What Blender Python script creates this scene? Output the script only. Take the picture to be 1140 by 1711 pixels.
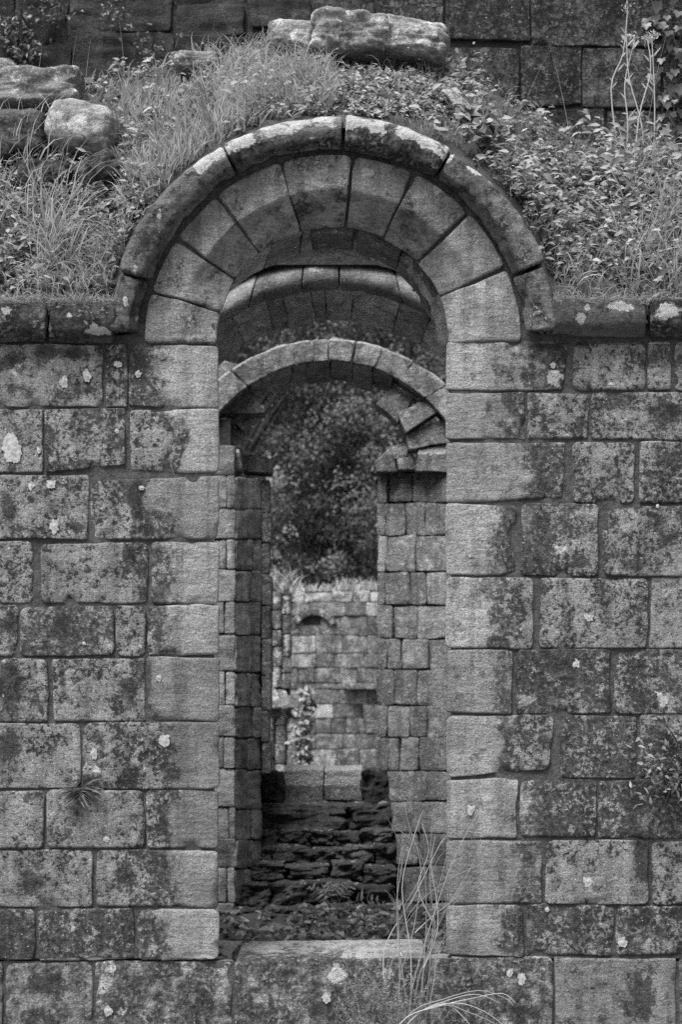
import bpy, math, random
import numpy as np
from mathutils import Vector

sc = bpy.context.scene
for o in list(bpy.data.objects):
    bpy.data.objects.remove(o)

# ------------------------------------------------------------------ camera, light, exposure
D = 7.0            # metres from the camera to the face of the front wall
K = 0.0027         # metres per reference unit on that face
EYE = 1.75
cam_d = bpy.data.cameras.new('camera')
cam = bpy.data.objects.new('camera', cam_d)
sc.collection.objects.link(cam)
cam.location = (0, -D, EYE)
cam.rotation_euler = (math.radians(90), 0, 0)
cam_d.sensor_fit = 'VERTICAL'
cam_d.sensor_height = 36
cam_d.lens = 36 * D / (1711 * K)
cam_d.shift_y = (1100 - 855.5) / 1711
cam_d.clip_end = 2000
cam_d.dof.use_dof = True
cam_d.dof.focus_distance = D
cam_d.dof.aperture_fstop = 3.4
sc.camera = cam

SUN_EL, SUN_AZ = 61, 212      # high soft light, from the left and in front of the wall
w = bpy.data.worlds.new('World'); sc.world = w; w.use_nodes = True
nt = w.node_tree
bg = nt.nodes['Background']
sky = nt.nodes.new('ShaderNodeTexSky'); sky.sky_type = 'NISHITA'; sky.sun_disc = False
sky.sun_elevation = math.radians(SUN_EL); sky.sun_rotation = math.radians(SUN_AZ)
sky.dust_density = 4.0
bw = nt.nodes.new('ShaderNodeRGBToBW')
nt.links.new(sky.outputs[0], bw.inputs[0]); nt.links.new(bw.outputs[0], bg.inputs[0])
bg.inputs[1].default_value = 0.075
sun_d = bpy.data.lights.new('sun', 'SUN'); sun_d.energy = 2.0; sun_d.angle = math.radians(30)
sun = bpy.data.objects.new('sun', sun_d); sc.collection.objects.link(sun)
az = math.radians(SUN_AZ); el = math.radians(SUN_EL)
sdir = Vector((math.sin(az) * math.cos(el), math.cos(az) * math.cos(el), math.sin(el)))
sun.rotation_euler = sdir.to_track_quat('Z', 'Y').to_euler()
sc.view_settings.view_transform = 'Standard'
sc.view_settings.look = 'None'
sc.view_settings.gamma = 1
sc.view_settings.exposure = 1.5
sc.render.engine = 'CYCLES'
sc.cycles.max_bounces = 8
sc.cycles.diffuse_bounces = 6
sc.cycles.use_denoising = False

# ------------------------------------------------------------------ helpers
rng = np.random.default_rng(11)
random.seed(11)

def P(px, py, y):
    px = np.asarray(px, float); py = np.asarray(py, float); y = np.asarray(y, float)
    s = (D + y) / D * K
    return np.stack(np.broadcast_arrays((px - 570) * s, y, EYE + (1100 - py) * s), -1)

def to_px(p):
    s = D / (D + p[..., 1]) / K
    return 570 + p[..., 0] * s, 1100 - (p[..., 2] - EYE) * s

def _hash(ix, iy, iz, seed):
    h = (ix * 374761393 + iy * 668265263 + iz * 2147483647 + seed * 974711) & 0xffffffff
    h = ((h ^ (h >> 13)) * 1274126177) & 0xffffffff
    h = ((h ^ (h >> 16)) * 2246822519) & 0xffffffff
    return ((h ^ (h >> 15)) & 0xffff) / 32767.5 - 1.0

def vnoise(p, seed=0):
    p = np.asarray(p, float)
    i = np.floor(p).astype(np.int64); f = p - i
    f = f * f * (3 - 2 * f)
    r = 0
    for dx in (0, 1):
        wx = f[..., 0] if dx else 1 - f[..., 0]
        for dy in (0, 1):
            wy = f[..., 1] if dy else 1 - f[..., 1]
            for dz in (0, 1):
                wz = f[..., 2] if dz else 1 - f[..., 2]
                r = r + wx * wy * wz * _hash(i[..., 0] + dx, i[..., 1] + dy, i[..., 2] + dz, seed)
    return r

def fbm(p, seed=0, octs=3, rough=0.5):
    p = np.asarray(p, float)
    a, r, t = 1.0, 0, 0
    for k in range(octs):
        r = r + a * vnoise(p * 2 ** k, seed + k * 17); t += a; a *= rough
    return r / t

def new_mesh(name, verts, faces, attrs=None, smooth=True):
    me = bpy.data.meshes.new(name)
    verts = np.asarray(verts, np.float32)
    if isinstance(faces, np.ndarray):
        n, c = faces.shape
        me.vertices.add(len(verts)); me.vertices.foreach_set('co', verts.ravel())
        me.loops.add(n * c); me.loops.foreach_set('vertex_index', faces.ravel().astype(np.int32))
        me.polygons.add(n)
        me.polygons.foreach_set('loop_start', np.arange(0, n * c, c, dtype=np.int32))
        me.update(calc_edges=True)
    else:
        me.from_pydata([tuple(v) for v in verts], [], faces)
    me.polygons.foreach_set('use_smooth', np.full(len(me.polygons), smooth))
    for k, v in (attrs or {}).items():
        a = me.attributes.new(k, 'FLOAT', 'POINT')
        a.data.foreach_set('value', np.asarray(v, np.float32))
    me.validate()
    return me

def link(name, me, mat=None, parent=None, loc=None):
    o = bpy.data.objects.new(name, me)
    sc.collection.objects.link(o)
    if mat is not None and me is not None and not me.materials:
        me.materials.append(mat)
    if loc is not None:
        o.location = loc
    if parent is not None:
        o.parent = parent
    return o

def thing(name, label, cat, group=None, me=None, mat=None, loc=(0, 0, 0)):
    o = link(name, me, mat, None, loc)
    o['label'] = label; o['category'] = cat
    o['kind'] = 'thing'
    if group:
        o['group'] = group
    return o

def centred(name, verts, faces, mat, parent=None, attrs=None, smooth=True, kind=None):
    """mesh object with its origin in the middle of its own geometry (parents sit at the world origin unless moved)"""
    verts = np.asarray(verts, float)
    c = (verts.min(0) + verts.max(0)) / 2
    o = link(name, new_mesh(name, verts - c, faces, attrs, smooth), mat)
    if parent is not None:
        o.parent = parent
        c = c - np.array(parent.location)
    o.location = c
    if kind:
        o['kind'] = kind
    return o

def grid_faces(nu, nv, off=0):
    i = np.arange(nu - 1)[:, None] * nv + np.arange(nv - 1)[None, :]
    i = i.ravel() + off
    return np.stack([i, i + nv, i + nv + 1, i + 1], 1)

CAM = np.array([0, -D, EYE])

def axis(L, res, r):
    n = max(3, int(round((L - 2 * r) / res)) + 1)
    inner = np.linspace(r, L - r, n)
    e = np.array([0, 0.12, 0.35, 0.65]) * r
    return np.concatenate([e, inner, (L - e)[::-1]])

_seed = [100]
def stone(f, w, h, mat, parent, name='stone', res=0.014, r=0.012, rc=0.03, amp=0.004, warp=0.006,
          skirt=0.12, proud=0.0, attr=None, gap=0.003, freq=7.0):
    """one dressed stone: the patch f(u,v), worn edges, rounded corners, uneven face, sides running back into the wall"""
    _seed[0] += 1; sd = _seed[0]
    r = min(r, 0.3 * min(w, h)); rc = min(rc, 0.45 * min(w, h))
    us, vs = axis(w, res, r), axis(h, res, r)
    U, V = np.meshgrid(us, vs, indexing='ij')
    eu = np.minimum(U, w - U); ev = np.minimum(V, h - V)
    a = np.clip((rc - eu) / rc, 0, 1); b = np.clip((rc - ev) / rc, 0, 1)
    na = a * np.sqrt(1 - b * b / 2); nb = b * np.sqrt(1 - a * a / 2)
    du = (a - na) * rc; dv = (b - nb) * rc
    e = np.minimum(eu, ev)
    U2 = U + np.where(U < w / 2, du, -du); V2 = V + np.where(V < h / 2, dv, -dv)
    q = np.stack([U2, V2, np.zeros_like(U)], -1)
    U2 = U2 + warp * fbm(q * 6 + 3.1, sd, 3); V2 = V2 + warp * fbm(q * 6 + 9.7, sd + 5, 3)
    U2 = gap + U2 * (w - 2 * gap) / w; V2 = gap + V2 * (h - 2 * gap) / h
    u, v = U2 / w, V2 / h
    p = f(u, v)
    d = 1e-3
    n = np.cross(f(u + d, v) - p, f(u, v + d) - p)
    n /= np.linalg.norm(n, axis=-1, keepdims=True) + 1e-12
    m = p.reshape(-1, 3).mean(0)
    if np.dot(n.reshape(-1, 3).mean(0), CAM - m) < 0:
        n = -n; flip = True
    else:
        flip = False
    back = r * (1 - np.sqrt(1 - np.clip(1 - e / r, 0, 1) ** 2))
    disp = amp * (fbm(p * freq, sd + 9, 4, 0.6) + 0.7 * fbm(p * np.array([5, 5, 22]), sd + 3, 2))
    chip = np.clip(fbm(p * 9, sd + 31, 2) - 0.25, 0, 1) * np.clip(1 - e / 0.04, 0, 1)
    tilt = amp * 0.9 * ((u - .5) * rng.uniform(-1, 1) + (v - .5) * rng.uniform(-1, 1)) * 2
    pf = p + n * (disp + tilt + proud + rng.uniform(-1, 1) * amp * .8 - back - 0.05 * chip)[..., None]
    nu, nv = U.shape
    verts = pf.reshape(-1, 3); nn = n.reshape(-1, 3)
    border = np.concatenate([np.arange(nv), np.arange(1, nu) * nv + nv - 1,
                             (nu - 1) * nv + np.arange(nv - 2, -1, -1), np.arange(nu - 2, 0, -1) * nv])
    sk = verts[border] - nn[border] * skirt
    off = len(verts)
    k = len(border); i = np.arange(k); j = (i + 1) % k
    side = np.stack([border[i], border[j], off + j, off + i], 1)
    faces = np.concatenate([grid_faces(nu, nv), side])
    if flip:
        faces = faces[:, ::-1]
    allv = np.concatenate([verts, sk])
    at = {}
    if attr is not None:
        px, py = to_px(allv)
        at = attr(px, py, sd)
    return centred(name, allv, faces, mat, parent, at)

def quad(c, depth):
    """front patch from four reference corners TL TR BR BL; depth(px,py) -> y"""
    c = np.asarray(c, float)
    def f(u, v):
        u = np.asarray(u)[..., None]; v = np.asarray(v)[..., None]
        q = (c[0] * (1 - u) + c[1] * u) * (1 - v) + (c[3] * (1 - u) + c[2] * u) * v
        return P(q[..., 0], q[..., 1], depth(q[..., 0], q[..., 1]) if callable(depth) else np.full(q.shape[:-1], float(depth)))
    sc_ = (D + (depth if not callable(depth) else 0)) / D * K
    ww = (np.linalg.norm(c[1] - c[0]) + np.linalg.norm(c[2] - c[3])) / 2 * sc_
    hh = (np.linalg.norm(c[3] - c[0]) + np.linalg.norm(c[2] - c[1])) / 2 * sc_
    return f, ww, hh

def rect(x0, x1, y0, y1, j=0.0):
    J = lambda: rng.uniform(-j, j)
    return [(x0, y0 + J()), (x1, y0 + J()), (x1, y1 + J()), (x0, y1 + J())]

def box(name, lo, hi, mat, parent=None):
    lo, hi = np.array(lo, float), np.array(hi, float)
    v = np.array([[(lo, hi)[i][0], (lo, hi)[j][1], (lo, hi)[k][2]] for i in (0, 1) for j in (0, 1) for k in (0, 1)])
    f = np.array([[0, 1, 3, 2], [4, 6, 7, 5], [0, 4, 5, 1], [2, 3, 7, 6], [0, 2, 6, 4], [1, 5, 7, 3]])
    return centred(name, v, f, mat, parent, smooth=False)

# ------------------------------------------------------------------ materials (the photograph is monochrome: all greys)
def N(nt, t, **kw):
    n = nt.nodes.new(t)
    for k, v in kw.items():
        setattr(n, k, v)
    return n

def math_node(nt, op, a, b=None, clamp=False):
    n = nt.nodes.new('ShaderNodeMath'); n.operation = op; n.use_clamp = clamp
    for i, x in enumerate((a, b)):
        if x is None: continue
        if isinstance(x, (int, float)): n.inputs[i].default_value = x
        else: nt.links.new(x, n.inputs[i])
    return n.outputs[0]

def ramp(nt, x, a, b, lo=0.0, hi=1.0):
    n = nt.nodes.new('ShaderNodeMapRange'); n.interpolation_type = 'SMOOTHSTEP'
    n.inputs['From Min'].default_value = a; n.inputs['From Max'].default_value = b
    n.inputs['To Min'].default_value = lo; n.inputs['To Max'].default_value = hi
    nt.links.new(x, n.inputs['Value'])
    return n.outputs['Result']

def noise_node(nt, vec, scale, detail=4, rough=0.55, dist=0.0):
    n = nt.nodes.new('ShaderNodeTexNoise')
    n.inputs['Scale'].default_value = scale; n.inputs['Detail'].default_value = detail
    n.inputs['Roughness'].default_value = rough; n.inputs['Distortion'].default_value = dist
    nt.links.new(vec, n.inputs['Vector'])
    return n.outputs['Fac']

def mixf(nt, fac, a, b):
    n = nt.nodes.new('ShaderNodeMix'); n.data_type = 'FLOAT'
    for i, x in ((0, fac), (2, a), (3, b)):
        if isinstance(x, (int, float)): n.inputs[i].default_value = x
        else: nt.links.new(x, n.inputs[i])
    return n.outputs[0]

def attr_node(nt, name):
    a = nt.nodes.new('ShaderNodeAttribute'); a.attribute_name = name
    return a.outputs['Fac']

def stone_mat(name, base=0.16, lich=0.30, dark=0.03, var=0.35, bump=1.0, scale=1.0, crust=1.0):
    m = bpy.data.materials.new(name); m.use_nodes = True
    nt = m.node_tree
    bsdf = nt.nodes['Principled BSDF']
    bsdf.inputs['Roughness'].default_value = 0.92
    bsdf.inputs['Specular IOR Level'].default_value = 0.15
    geo = N(nt, 'ShaderNodeNewGeometry'); oi = N(nt, 'ShaderNodeObjectInfo')
    rnd = oi.outputs['Random']
    off = N(nt, 'ShaderNodeVectorMath', operation='SCALE')
    nt.links.new(rnd, off.inputs['Scale']); off.inputs[0].default_value = (37.0, 61.0, 23.0)
    add = N(nt, 'ShaderNodeVectorMath', operation='ADD')
    nt.links.new(geo.outputs['Position'], add.inputs[0]); nt.links.new(off.outputs[0], add.inputs[1])
    sca = N(nt, 'ShaderNodeVectorMath', operation='SCALE'); sca.inputs['Scale'].default_value = scale
    nt.links.new(add.outputs[0], sca.inputs[0])
    p = sca.outputs[0]
    bed = N(nt, 'ShaderNodeMapping'); nt.links.new(p, bed.inputs['Vector'])
    bed.inputs['Scale'].default_value = (9, 9, 60); bed.inputs['Rotation'].default_value = (0.0, 0.10, 0)
    n_bed = noise_node(nt, bed.outputs[0], 1.0, 7, 0.7, 0.5)
    n_big = noise_node(nt, p, 3.2, 4, 0.55)
    n_mid = noise_node(nt, p, 13, 9, 0.72)
    n_fine = noise_node(nt, p, 130, 4, 0.75)
    n_crust = noise_node(nt, p, 48, 6, 0.74, 0.4)
    n_spot = noise_node(nt, p, 62, 3, 0.6)
    n_st = noise_node(nt, geo.outputs['Position'], 8.0, 9, 0.74, 0.3)
    A_l = attr_node(nt, 'lich'); A_s = attr_node(nt, 'stain_shade'); A_p = attr_node(nt, 'pale')
    # bare stone
    v = math_node(nt, 'MULTIPLY', base, ramp(nt, rnd, 0, 1, 1 - var, 1 + var))
    v = math_node(nt, 'MULTIPLY', v, ramp(nt, n_bed, 0.25, 0.75, 0.74, 1.26))
    v = math_node(nt, 'MULTIPLY', v, ramp(nt, n_big, 0.25, 0.75, 0.72, 1.28))
    v = math_node(nt, 'MULTIPLY', v, ramp(nt, n_fine, 0.2, 0.8, 0.45, 1.55))
    # rough pitted skin and grey lichen crust, broken into flakes
    pit = math_node(nt, 'MULTIPLY', ramp(nt, n_crust, 0.38, 0.62, 0.34, 1.1), base * 0.46)
    pit = math_node(nt, 'MULTIPLY', pit, ramp(nt, n_big, 0.25, 0.75, 0.6, 1.3))
    rough_m = ramp(nt, math_node(nt, 'ADD', n_mid, math_node(nt, 'MULTIPLY', math_node(nt, 'SUBTRACT', A_l, 0.3), 0.9)), 0.45, 0.60)
    v = mixf(nt, math_node(nt, 'MULTIPLY', rough_m, crust), v, pit)
    lm = math_node(nt, 'ADD', n_mid, math_node(nt, 'MULTIPLY', math_node(nt, 'SUBTRACT', A_l, 0.5), 0.5))
    lm = math_node(nt, 'ADD', lm, math_node(nt, 'MULTIPLY', math_node(nt, 'SUBTRACT', n_crust, 0.5), 1.5))
    lm = math_node(nt, 'ADD', lm, math_node(nt, 'MULTIPLY', math_node(nt, 'SUBTRACT', n_big, 0.5), 0.5))
    lm = ramp(nt, lm, 0.50, 0.64)
    cr = math_node(nt, 'MULTIPLY', ramp(nt, n_fine, 0.25, 0.75, 0.45, 1.5), lich)
    cr = math_node(nt, 'MULTIPLY', cr, ramp(nt, n_mid, 0.35, 0.75, 0.7, 1.25))
    v = mixf(nt, math_node(nt, 'MULTIPLY', lm, 0.9 * crust), v, cr)
    # black algae, and shade painted in through the same attribute
    dm = math_node(nt, 'ADD', math_node(nt, 'MULTIPLY', n_st, 1.6), math_node(nt, 'MULTIPLY', n_crust, 0.7))
    dm = math_node(nt, 'ADD', dm, math_node(nt, 'MULTIPLY', A_s, 0.56))
    dm = ramp(nt, dm, 1.42, 1.60)
    v = mixf(nt, math_node(nt, 'MULTIPLY', dm, 0.8), v, math_node(nt, 'MULTIPLY', dark, ramp(nt, n_fine, 0.2, 0.8, 0.4, 1.7)))
    dr = N(nt, 'ShaderNodeMapping'); nt.links.new(geo.outputs['Position'], dr.inputs['Vector']); dr.inputs['Scale'].default_value = (13 * scale, 13 * scale, 1.1 * scale)
    n_dr = noise_node(nt, dr.outputs[0], 1.0, 5, 0.62, 0.2)
    v = math_node(nt, 'MULTIPLY', v, ramp(nt, n_dr, 0.36, 0.56, 0.72, 1.06))
    # pale crusts, lit edges painted pale, and small pale specks
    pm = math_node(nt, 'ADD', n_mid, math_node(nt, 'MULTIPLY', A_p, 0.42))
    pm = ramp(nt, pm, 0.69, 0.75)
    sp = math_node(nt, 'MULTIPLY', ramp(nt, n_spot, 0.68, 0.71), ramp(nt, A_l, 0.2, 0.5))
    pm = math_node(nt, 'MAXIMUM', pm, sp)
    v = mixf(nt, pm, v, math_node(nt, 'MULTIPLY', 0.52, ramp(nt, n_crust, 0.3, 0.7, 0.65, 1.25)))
    col = N(nt, 'ShaderNodeCombineColor')
    for i in range(3): nt.links.new(v, col.inputs[i])
    nt.links.new(col.outputs[0], bsdf.inputs['Base Color'])
    # relief
    hgt = math_node(nt, 'ADD', math_node(nt, 'MULTIPLY', n_mid, 1.2), math_node(nt, 'MULTIPLY', n_crust, 0.8))
    hgt = math_node(nt, 'ADD', hgt, math_node(nt, 'MULTIPLY', n_bed, 0.42))
    hgt = math_node(nt, 'ADD', hgt, math_node(nt, 'MULTIPLY', n_fine, 0.22))
    hgt = math_node(nt, 'ADD', hgt, math_node(nt, 'MULTIPLY', lm, 0.12))
    bp = N(nt, 'ShaderNodeBump'); bp.inputs['Strength'].default_value = 0.9 * bump
    bp.inputs['Distance'].default_value = 0.030 / scale
    nt.links.new(hgt, bp.inputs['Height']); nt.links.new(bp.outputs[0], bsdf.inputs['Normal'])
    return m

def leaf_mat(name, lo, hi, rough=0.5, transl=0.35):
    m = bpy.data.materials.new(name); m.use_nodes = True
    nt = m.node_tree
    bsdf = nt.nodes['Principled BSDF']; out = nt.nodes['Material Output']
    a = attr_node(nt, 'shade')
    v = ramp(nt, a, 0, 1, lo, hi)
    col = N(nt, 'ShaderNodeCombineColor')
    for i in range(3): nt.links.new(v, col.inputs[i])
    nt.links.new(col.outputs[0], bsdf.inputs['Base Color'])
    bsdf.inputs['Roughness'].default_value = rough
    bsdf.inputs['Specular IOR Level'].default_value = 0.3
    tr = N(nt, 'ShaderNodeBsdfTranslucent'); nt.links.new(col.outputs[0], tr.inputs['Color'])
    mx = N(nt, 'ShaderNodeMixShader'); mx.inputs[0].default_value = transl
    nt.links.new(bsdf.outputs[0], mx.inputs[1]); nt.links.new(tr.outputs[0], mx.inputs[2])
    nt.links.new(mx.outputs[0], out.inputs['Surface'])
    return m

def earth_mat(name, lo, hi, sc_=14):
    m = bpy.data.materials.new(name); m.use_nodes = True
    nt = m.node_tree; bsdf = nt.nodes['Principled BSDF']
    bsdf.inputs['Roughness'].default_value = 0.95
    geo = N(nt, 'ShaderNodeNewGeometry')
    a = noise_node(nt, geo.outputs['Position'], sc_, 8, 0.7); b = noise_node(nt, geo.outputs['Position'], sc_ * 9, 4, 0.7)
    v = math_node(nt, 'MULTIPLY', ramp(nt, a, 0.3, 0.7, lo, hi), ramp(nt, b, 0.25, 0.75, 0.5, 1.5))
    col = N(nt, 'ShaderNodeCombineColor')
    for i in range(3): nt.links.new(v, col.inputs[i])
    nt.links.new(col.outputs[0], bsdf.inputs['Base Color'])
    bp = N(nt, 'ShaderNodeBump'); bp.inputs['Strength'].default_value = 1; bp.inputs['Distance'].default_value = 0.03
    nt.links.new(math_node(nt, 'ADD', a, math_node(nt, 'MULTIPLY', b, 0.2)), bp.inputs['Height'])
    nt.links.new(bp.outputs[0], bsdf.inputs['Normal'])
    return m

M_front = stone_mat('weathered_sandstone', 0.265, 0.29, var=.22)
M_ring = stone_mat('arch_ring_stone', 0.26, 0.34, var=.14, dark=.07)
M_hood = stone_mat('dark_moulding_stone', 0.15, 0.28, dark=0.03, var=0.2)
M_inner = stone_mat('sheltered_stone', 0.27, 0.33, var=0.22, bump=0.7, crust=0.4)
M_soffit = stone_mat('pale_soffit_stone', 0.50, 0.48, var=0.22, bump=0.7, crust=0.4)
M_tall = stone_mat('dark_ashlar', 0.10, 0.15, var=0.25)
M_far = stone_mat('window_stone', 0.33, 0.42, var=0.12, bump=0.9, scale=0.8, crust=0.7)
M_farw = stone_mat('far_wall_stone', 0.31, 0.40, var=0.3, bump=0.9, scale=0.55, crust=0.8)
M_rubble = stone_mat('dark_rubble', 0.07, 0.10, var=0.3, dark=0.015)  # darker grey than the window stone
M_rock = stone_mat('lichened_boulder', 0.38, 0.52, var=0.12, bump=.8, crust=.55)
M_mortar = earth_mat('old_mortar', 0.04, 0.10, 30)
M_dmortar = earth_mat('dark_mortar', 0.02, 0.05, 20)
M_bounce = earth_mat('bounce_gravel', 0.24, 0.42, 40)  # for the added floor that bounces light upward
M_soil = earth_mat('soil', 0.03, 0.07, 12)
M_ground = earth_mat('ground_turf', 0.12, 0.22, 3)
M_lichen = earth_mat('pale_lichen', 0.20, 0.42, 70)
M_lichen.node_tree.nodes['Bump'].inputs['Strength'].default_value = .15
M_grass = leaf_mat('grass_blade', 0.10, 0.52, 0.5, 0.4)
M_weed = leaf_mat('weed_leaf', 0.07, 0.42, 0.6, 0.35)
M_shade = leaf_mat('undergrowth_leaf', 0.05, 0.28, 0.4, 0.3)
M_tree = leaf_mat('tree_leaf', 0.04, 0.15, 0.6, 0.2)
M_dry = leaf_mat('dry_stem', 0.22, 0.46, 0.6, 0.1)
M_ivy = leaf_mat('ivy_leaf', 0.05, 0.11, 0.35, 0.15)
M_bark = earth_mat('bark', 0.03, 0.07, 10)

# ------------------------------------------------------------------ ground and sky-less setting
def ground():
    xs = np.array([-900, -200, -60, -20, -8, -4, -2, 0, 2, 4, 8, 20, 60, 200, 900.])
    ys = np.array([-600, -100, -30, -10, -4, -1, 0.10, 0.14, 0.5, 3, 6, 9, 14, 20, 30, 50, 90, 200, 900.])
    X, Y = np.meshgrid(xs, ys, indexing='ij')
    Z = np.where(Y < 0.12, 0.0, -0.5)
    v = np.stack([X, Y, Z], -1).reshape(-1, 3)
    o = link('ground', new_mesh('ground', v, grid_faces(len(xs), len(ys))[:, ::-1].copy(), smooth=False), M_ground)
    o['kind'] = 'structure'
ground()
def room_floor():
    xs = np.linspace(-6, 6, 40); ys = np.linspace(.16, 17.6, 60)
    X, Y = np.meshgrid(xs, ys, indexing='ij')
    Z = -.46 + .05 * fbm(np.stack([X, Y, 0 * X], -1) * 1.5, 4, 3)
    o = link('room_floor', new_mesh('room_floor', np.stack([X, Y, Z], -1).reshape(-1, 3), grid_faces(40, 60)), M_soil)
    o['kind'] = 'structure'
    xs = np.linspace(-4, 4, 30); ys = np.linspace(.2, 4.8, 24)
    X, Y = np.meshgrid(xs, ys, indexing='ij')
    Z = -.41 + .05 * fbm(np.stack([X, Y, 0 * X], -1) * 1.5, 4, 3)
    o = link('bounce_floor', new_mesh('bounce_floor', np.stack([X, Y, Z], -1).reshape(-1, 3), grid_faces(30, 24)), M_bounce)  # unseen pale floor, added to bounce light onto the rear soffit
    o['kind'] = 'structure'
room_floor()

# ------------------------------------------------------------------ FRONT WALL
CX, CY, RI, RS, RO = 556.0, 575.0, 192.0, 258.0, 318.0
SPLAY = 0.19
def splay(px, py):
    r = np.where(py < CY, np.hypot(px - CX, py - CY), np.abs(px - CX))
    up = np.clip((CY - py) / 200, 0, 1)
    t = np.clip((RS - r) / (RS - RI), 0, 1.3) * (0.04 + (SPLAY - 0.04) * up)
    return np.where(py > 1601, 0.0, t)

STAIN_VIGNETTE = [(-10,760,60,150,.3),(-10,1150,50,260,.35),(0,1560,60,160,.35),(1150,760,60,150,.3),(1150,1480,50,200,.3),(60,640,120,40,.3),(40,605,60,26,.8),(20,650,40,20,.7),(120,650,60,22,.7),(235,615,18,38,.9),(110,590,120,14,.8),(225,838,17,38,1),(246,888,17,22,1),(15,852,13,34,.9),  # stains; the broad outer entries also paint a vignette on the wall edges
 (128,880,20,16,.7),(213,930,12,30,.9),(238,985,12,26,.8),(8,1050,22,40,.7),(98,1050,26,40,.9),(15,1150,26,60,.9),(103,1140,9,48,.9),(215,1150,22,36,.9),
 (15,1240,40,40,.9),(222,1292,22,22,.8),(55,1470,28,50,.9),(207,1458,22,30,.8),(190,1680,30,30,1),(80,1640,55,34,.9),(70,1700,60,30,.8),(30,1570,40,40,.5),
 (140,1320,30,30,1),(60,1340,30,30,.5),(225,1650,20,30,.6),
 (1030,670,50,28,.7),(1110,690,50,30,.7),(1100,890,50,46,.7),(1060,945,50,16,.8),(1090,1330,60,40,1),(1075,1440,22,52,1),(1070,1665,34,60,1),(1100,595,50,24,.7),
 (1105,1240,40,50,.9),(1090,1560,40,30,.4),(930,700,10,30,.4),(1000,1480,20,20,.3),(1010,960,90,8,.6),(940,575,100,10,.8),(600,1690,110,22,.8),(440,1690,60,20,.6),
 (880,1690,100,30,.5),(1130,1100,30,30,.5),(1120,1000,25,30,.4),(380,1640,14,60,.4)]
PALE = [(30,612,26,14,.5),(165,610,12,30,.3),(235,1015,0,0,0),(925,630,30,20,.6),(1010,640,40,16,.35),(930,920,30,24,.3),(560,1630,26,22,.85),(650,1630,40,20,.5),
 (180,1620,20,30,.5),(205,1690,16,20,.5),(160,1285,12,12,.7),(350,880,22,16,.25),(910,1500,24,12,.4),(760,770,16,60,.2),(800,1230,40,30,.3),(965,1575,18,16,.4)]
def gsum(L, px, py):
    r = np.zeros_like(px)
    for x, y, a, b, s in L:
        if a: r = np.maximum(r, s * np.exp(-(((px - x) / a) ** 2 + ((py - y) / b) ** 2)))
    return r
def front_attr(px, py, sd):
    r = np.where(py < CY, np.hypot(px - CX, py - CY), np.abs(px - CX))
    rr = np.random.default_rng(sd)
    base = rr.uniform(.40, .74)
    r = r + 34 * fbm(np.stack([px * .022, py * .022, 0 * px + sd], -1), sd, 3) * (r > RS - 40)
    edge = RS + rr.uniform(40, 170) + 14 * np.sin(py / 31.0 + sd)
    l = base * np.clip((r - RS + 14) / np.maximum(edge - RS + 14, 6) , 0, 1) + rr.uniform(.04, .26)
    l = np.where(py > 1601, base * .6, l)
    l = np.where(py < CY, 0.22, l)
    return {'lich': l, 'stain_shade': gsum(STAIN_VIGNETTE, px, py) + 0.12 * rr.random() * (r > RS), 'pale': gsum(PALE, px, py)}

front = thing('ruined_wall', 'large ashlar wall with round headed opening and hood mould under a grassy bank', 'wall')
LEFT = [
 (575, 681, [(-60, 172), (174, 213), (215, 367)]), (682, 791, [(-60, 71), (74, 209), (215, 367)]),
 (792, 903, [(-60, 147), (150, 367)]), (904, 1010, [(-60, 54), (66, 248), (250, 367)]),
 (1011, 1097, [(-60, 30), (32, 191), (193, 245), (246, 367)]), (1098, 1207, [(-60, 81), (86, 243), (245, 367)]),
 (1208, 1318, [(-60, 135), (138, 367)]), (1319, 1419, [(-60, 73), (76, 242), (244, 367)]),
 (1420, 1517, [(-60, 155), (159, 367)]), (1518, 1607, [(-60, 57), (62, 224), (228, 367)]),
 (1608, 1745, [(-60, 5), (7, 155), (157, 390)])]
RIGHT = [
 (570, 653, [(745, 953), (957, 1083), (1084, 1125), (1127, 1200)]), (655, 735, [(745, 879), (883, 986), (990, 1200)]),
 (737, 841, [(745, 948), (957, 1063), (1070, 1200)]), (842, 963, [(745, 863), (872, 1001), (1010, 1200)]),
 (964, 1083, [(745, 893), (903, 1084), (1087, 1200)]), (1084, 1193, [(745, 859), (863, 1023), (1028, 1200)]),
 (1194, 1300, [(745, 929), (937, 1065), (1068, 1200)]), (1302, 1402, [(745, 866), (869, 998), (1000, 1200)]),
 (1403, 1511, [(745, 908), (913, 1085), (1090, 1200)]), (1512, 1599, [(745, 876), (879, 1028), (1031, 1200)]),
 (1600, 1745, [(718, 926), (928, 1132), (1135, 1200)])]
for side, rows in (('l', LEFT), ('r', RIGHT)):
    for (y0, y1, xs) in rows:
        for (x0, x1) in xs:
            c = rect(x0, x1, y0, y1, 2.0)
            jamb = x1 == 367 or x0 == 745
            if side == 'l' and (x0, y0) == (74, 682): c[2] = (209, y1 - 14)
            if side == 'l' and (x0, y0) == (150, 792): c[0] = (150, y0 + 10)
            if side == 'r' and (x1, y0) == (953, 570): c[2] = (940, y1)
            if side == 'r' and (x1, y0) == (929, 1194): c[2] = (918, y1 - 14)
            if side == 'r' and (x1, y0) == (948, 737): c[2] = (945, y1 - 8)
            f, ww, hh = quad(c, splay)
            stone(f, ww, hh, M_front, front, attr=front_attr, res=0.012, r=rng.uniform(.005, .014),
                  rc=rng.uniform(.008, .04), amp=0.0045, warp=0.011, skirt=0.16 if jamb else 0.08, gap=0.0015 if jamb else .003)
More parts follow.
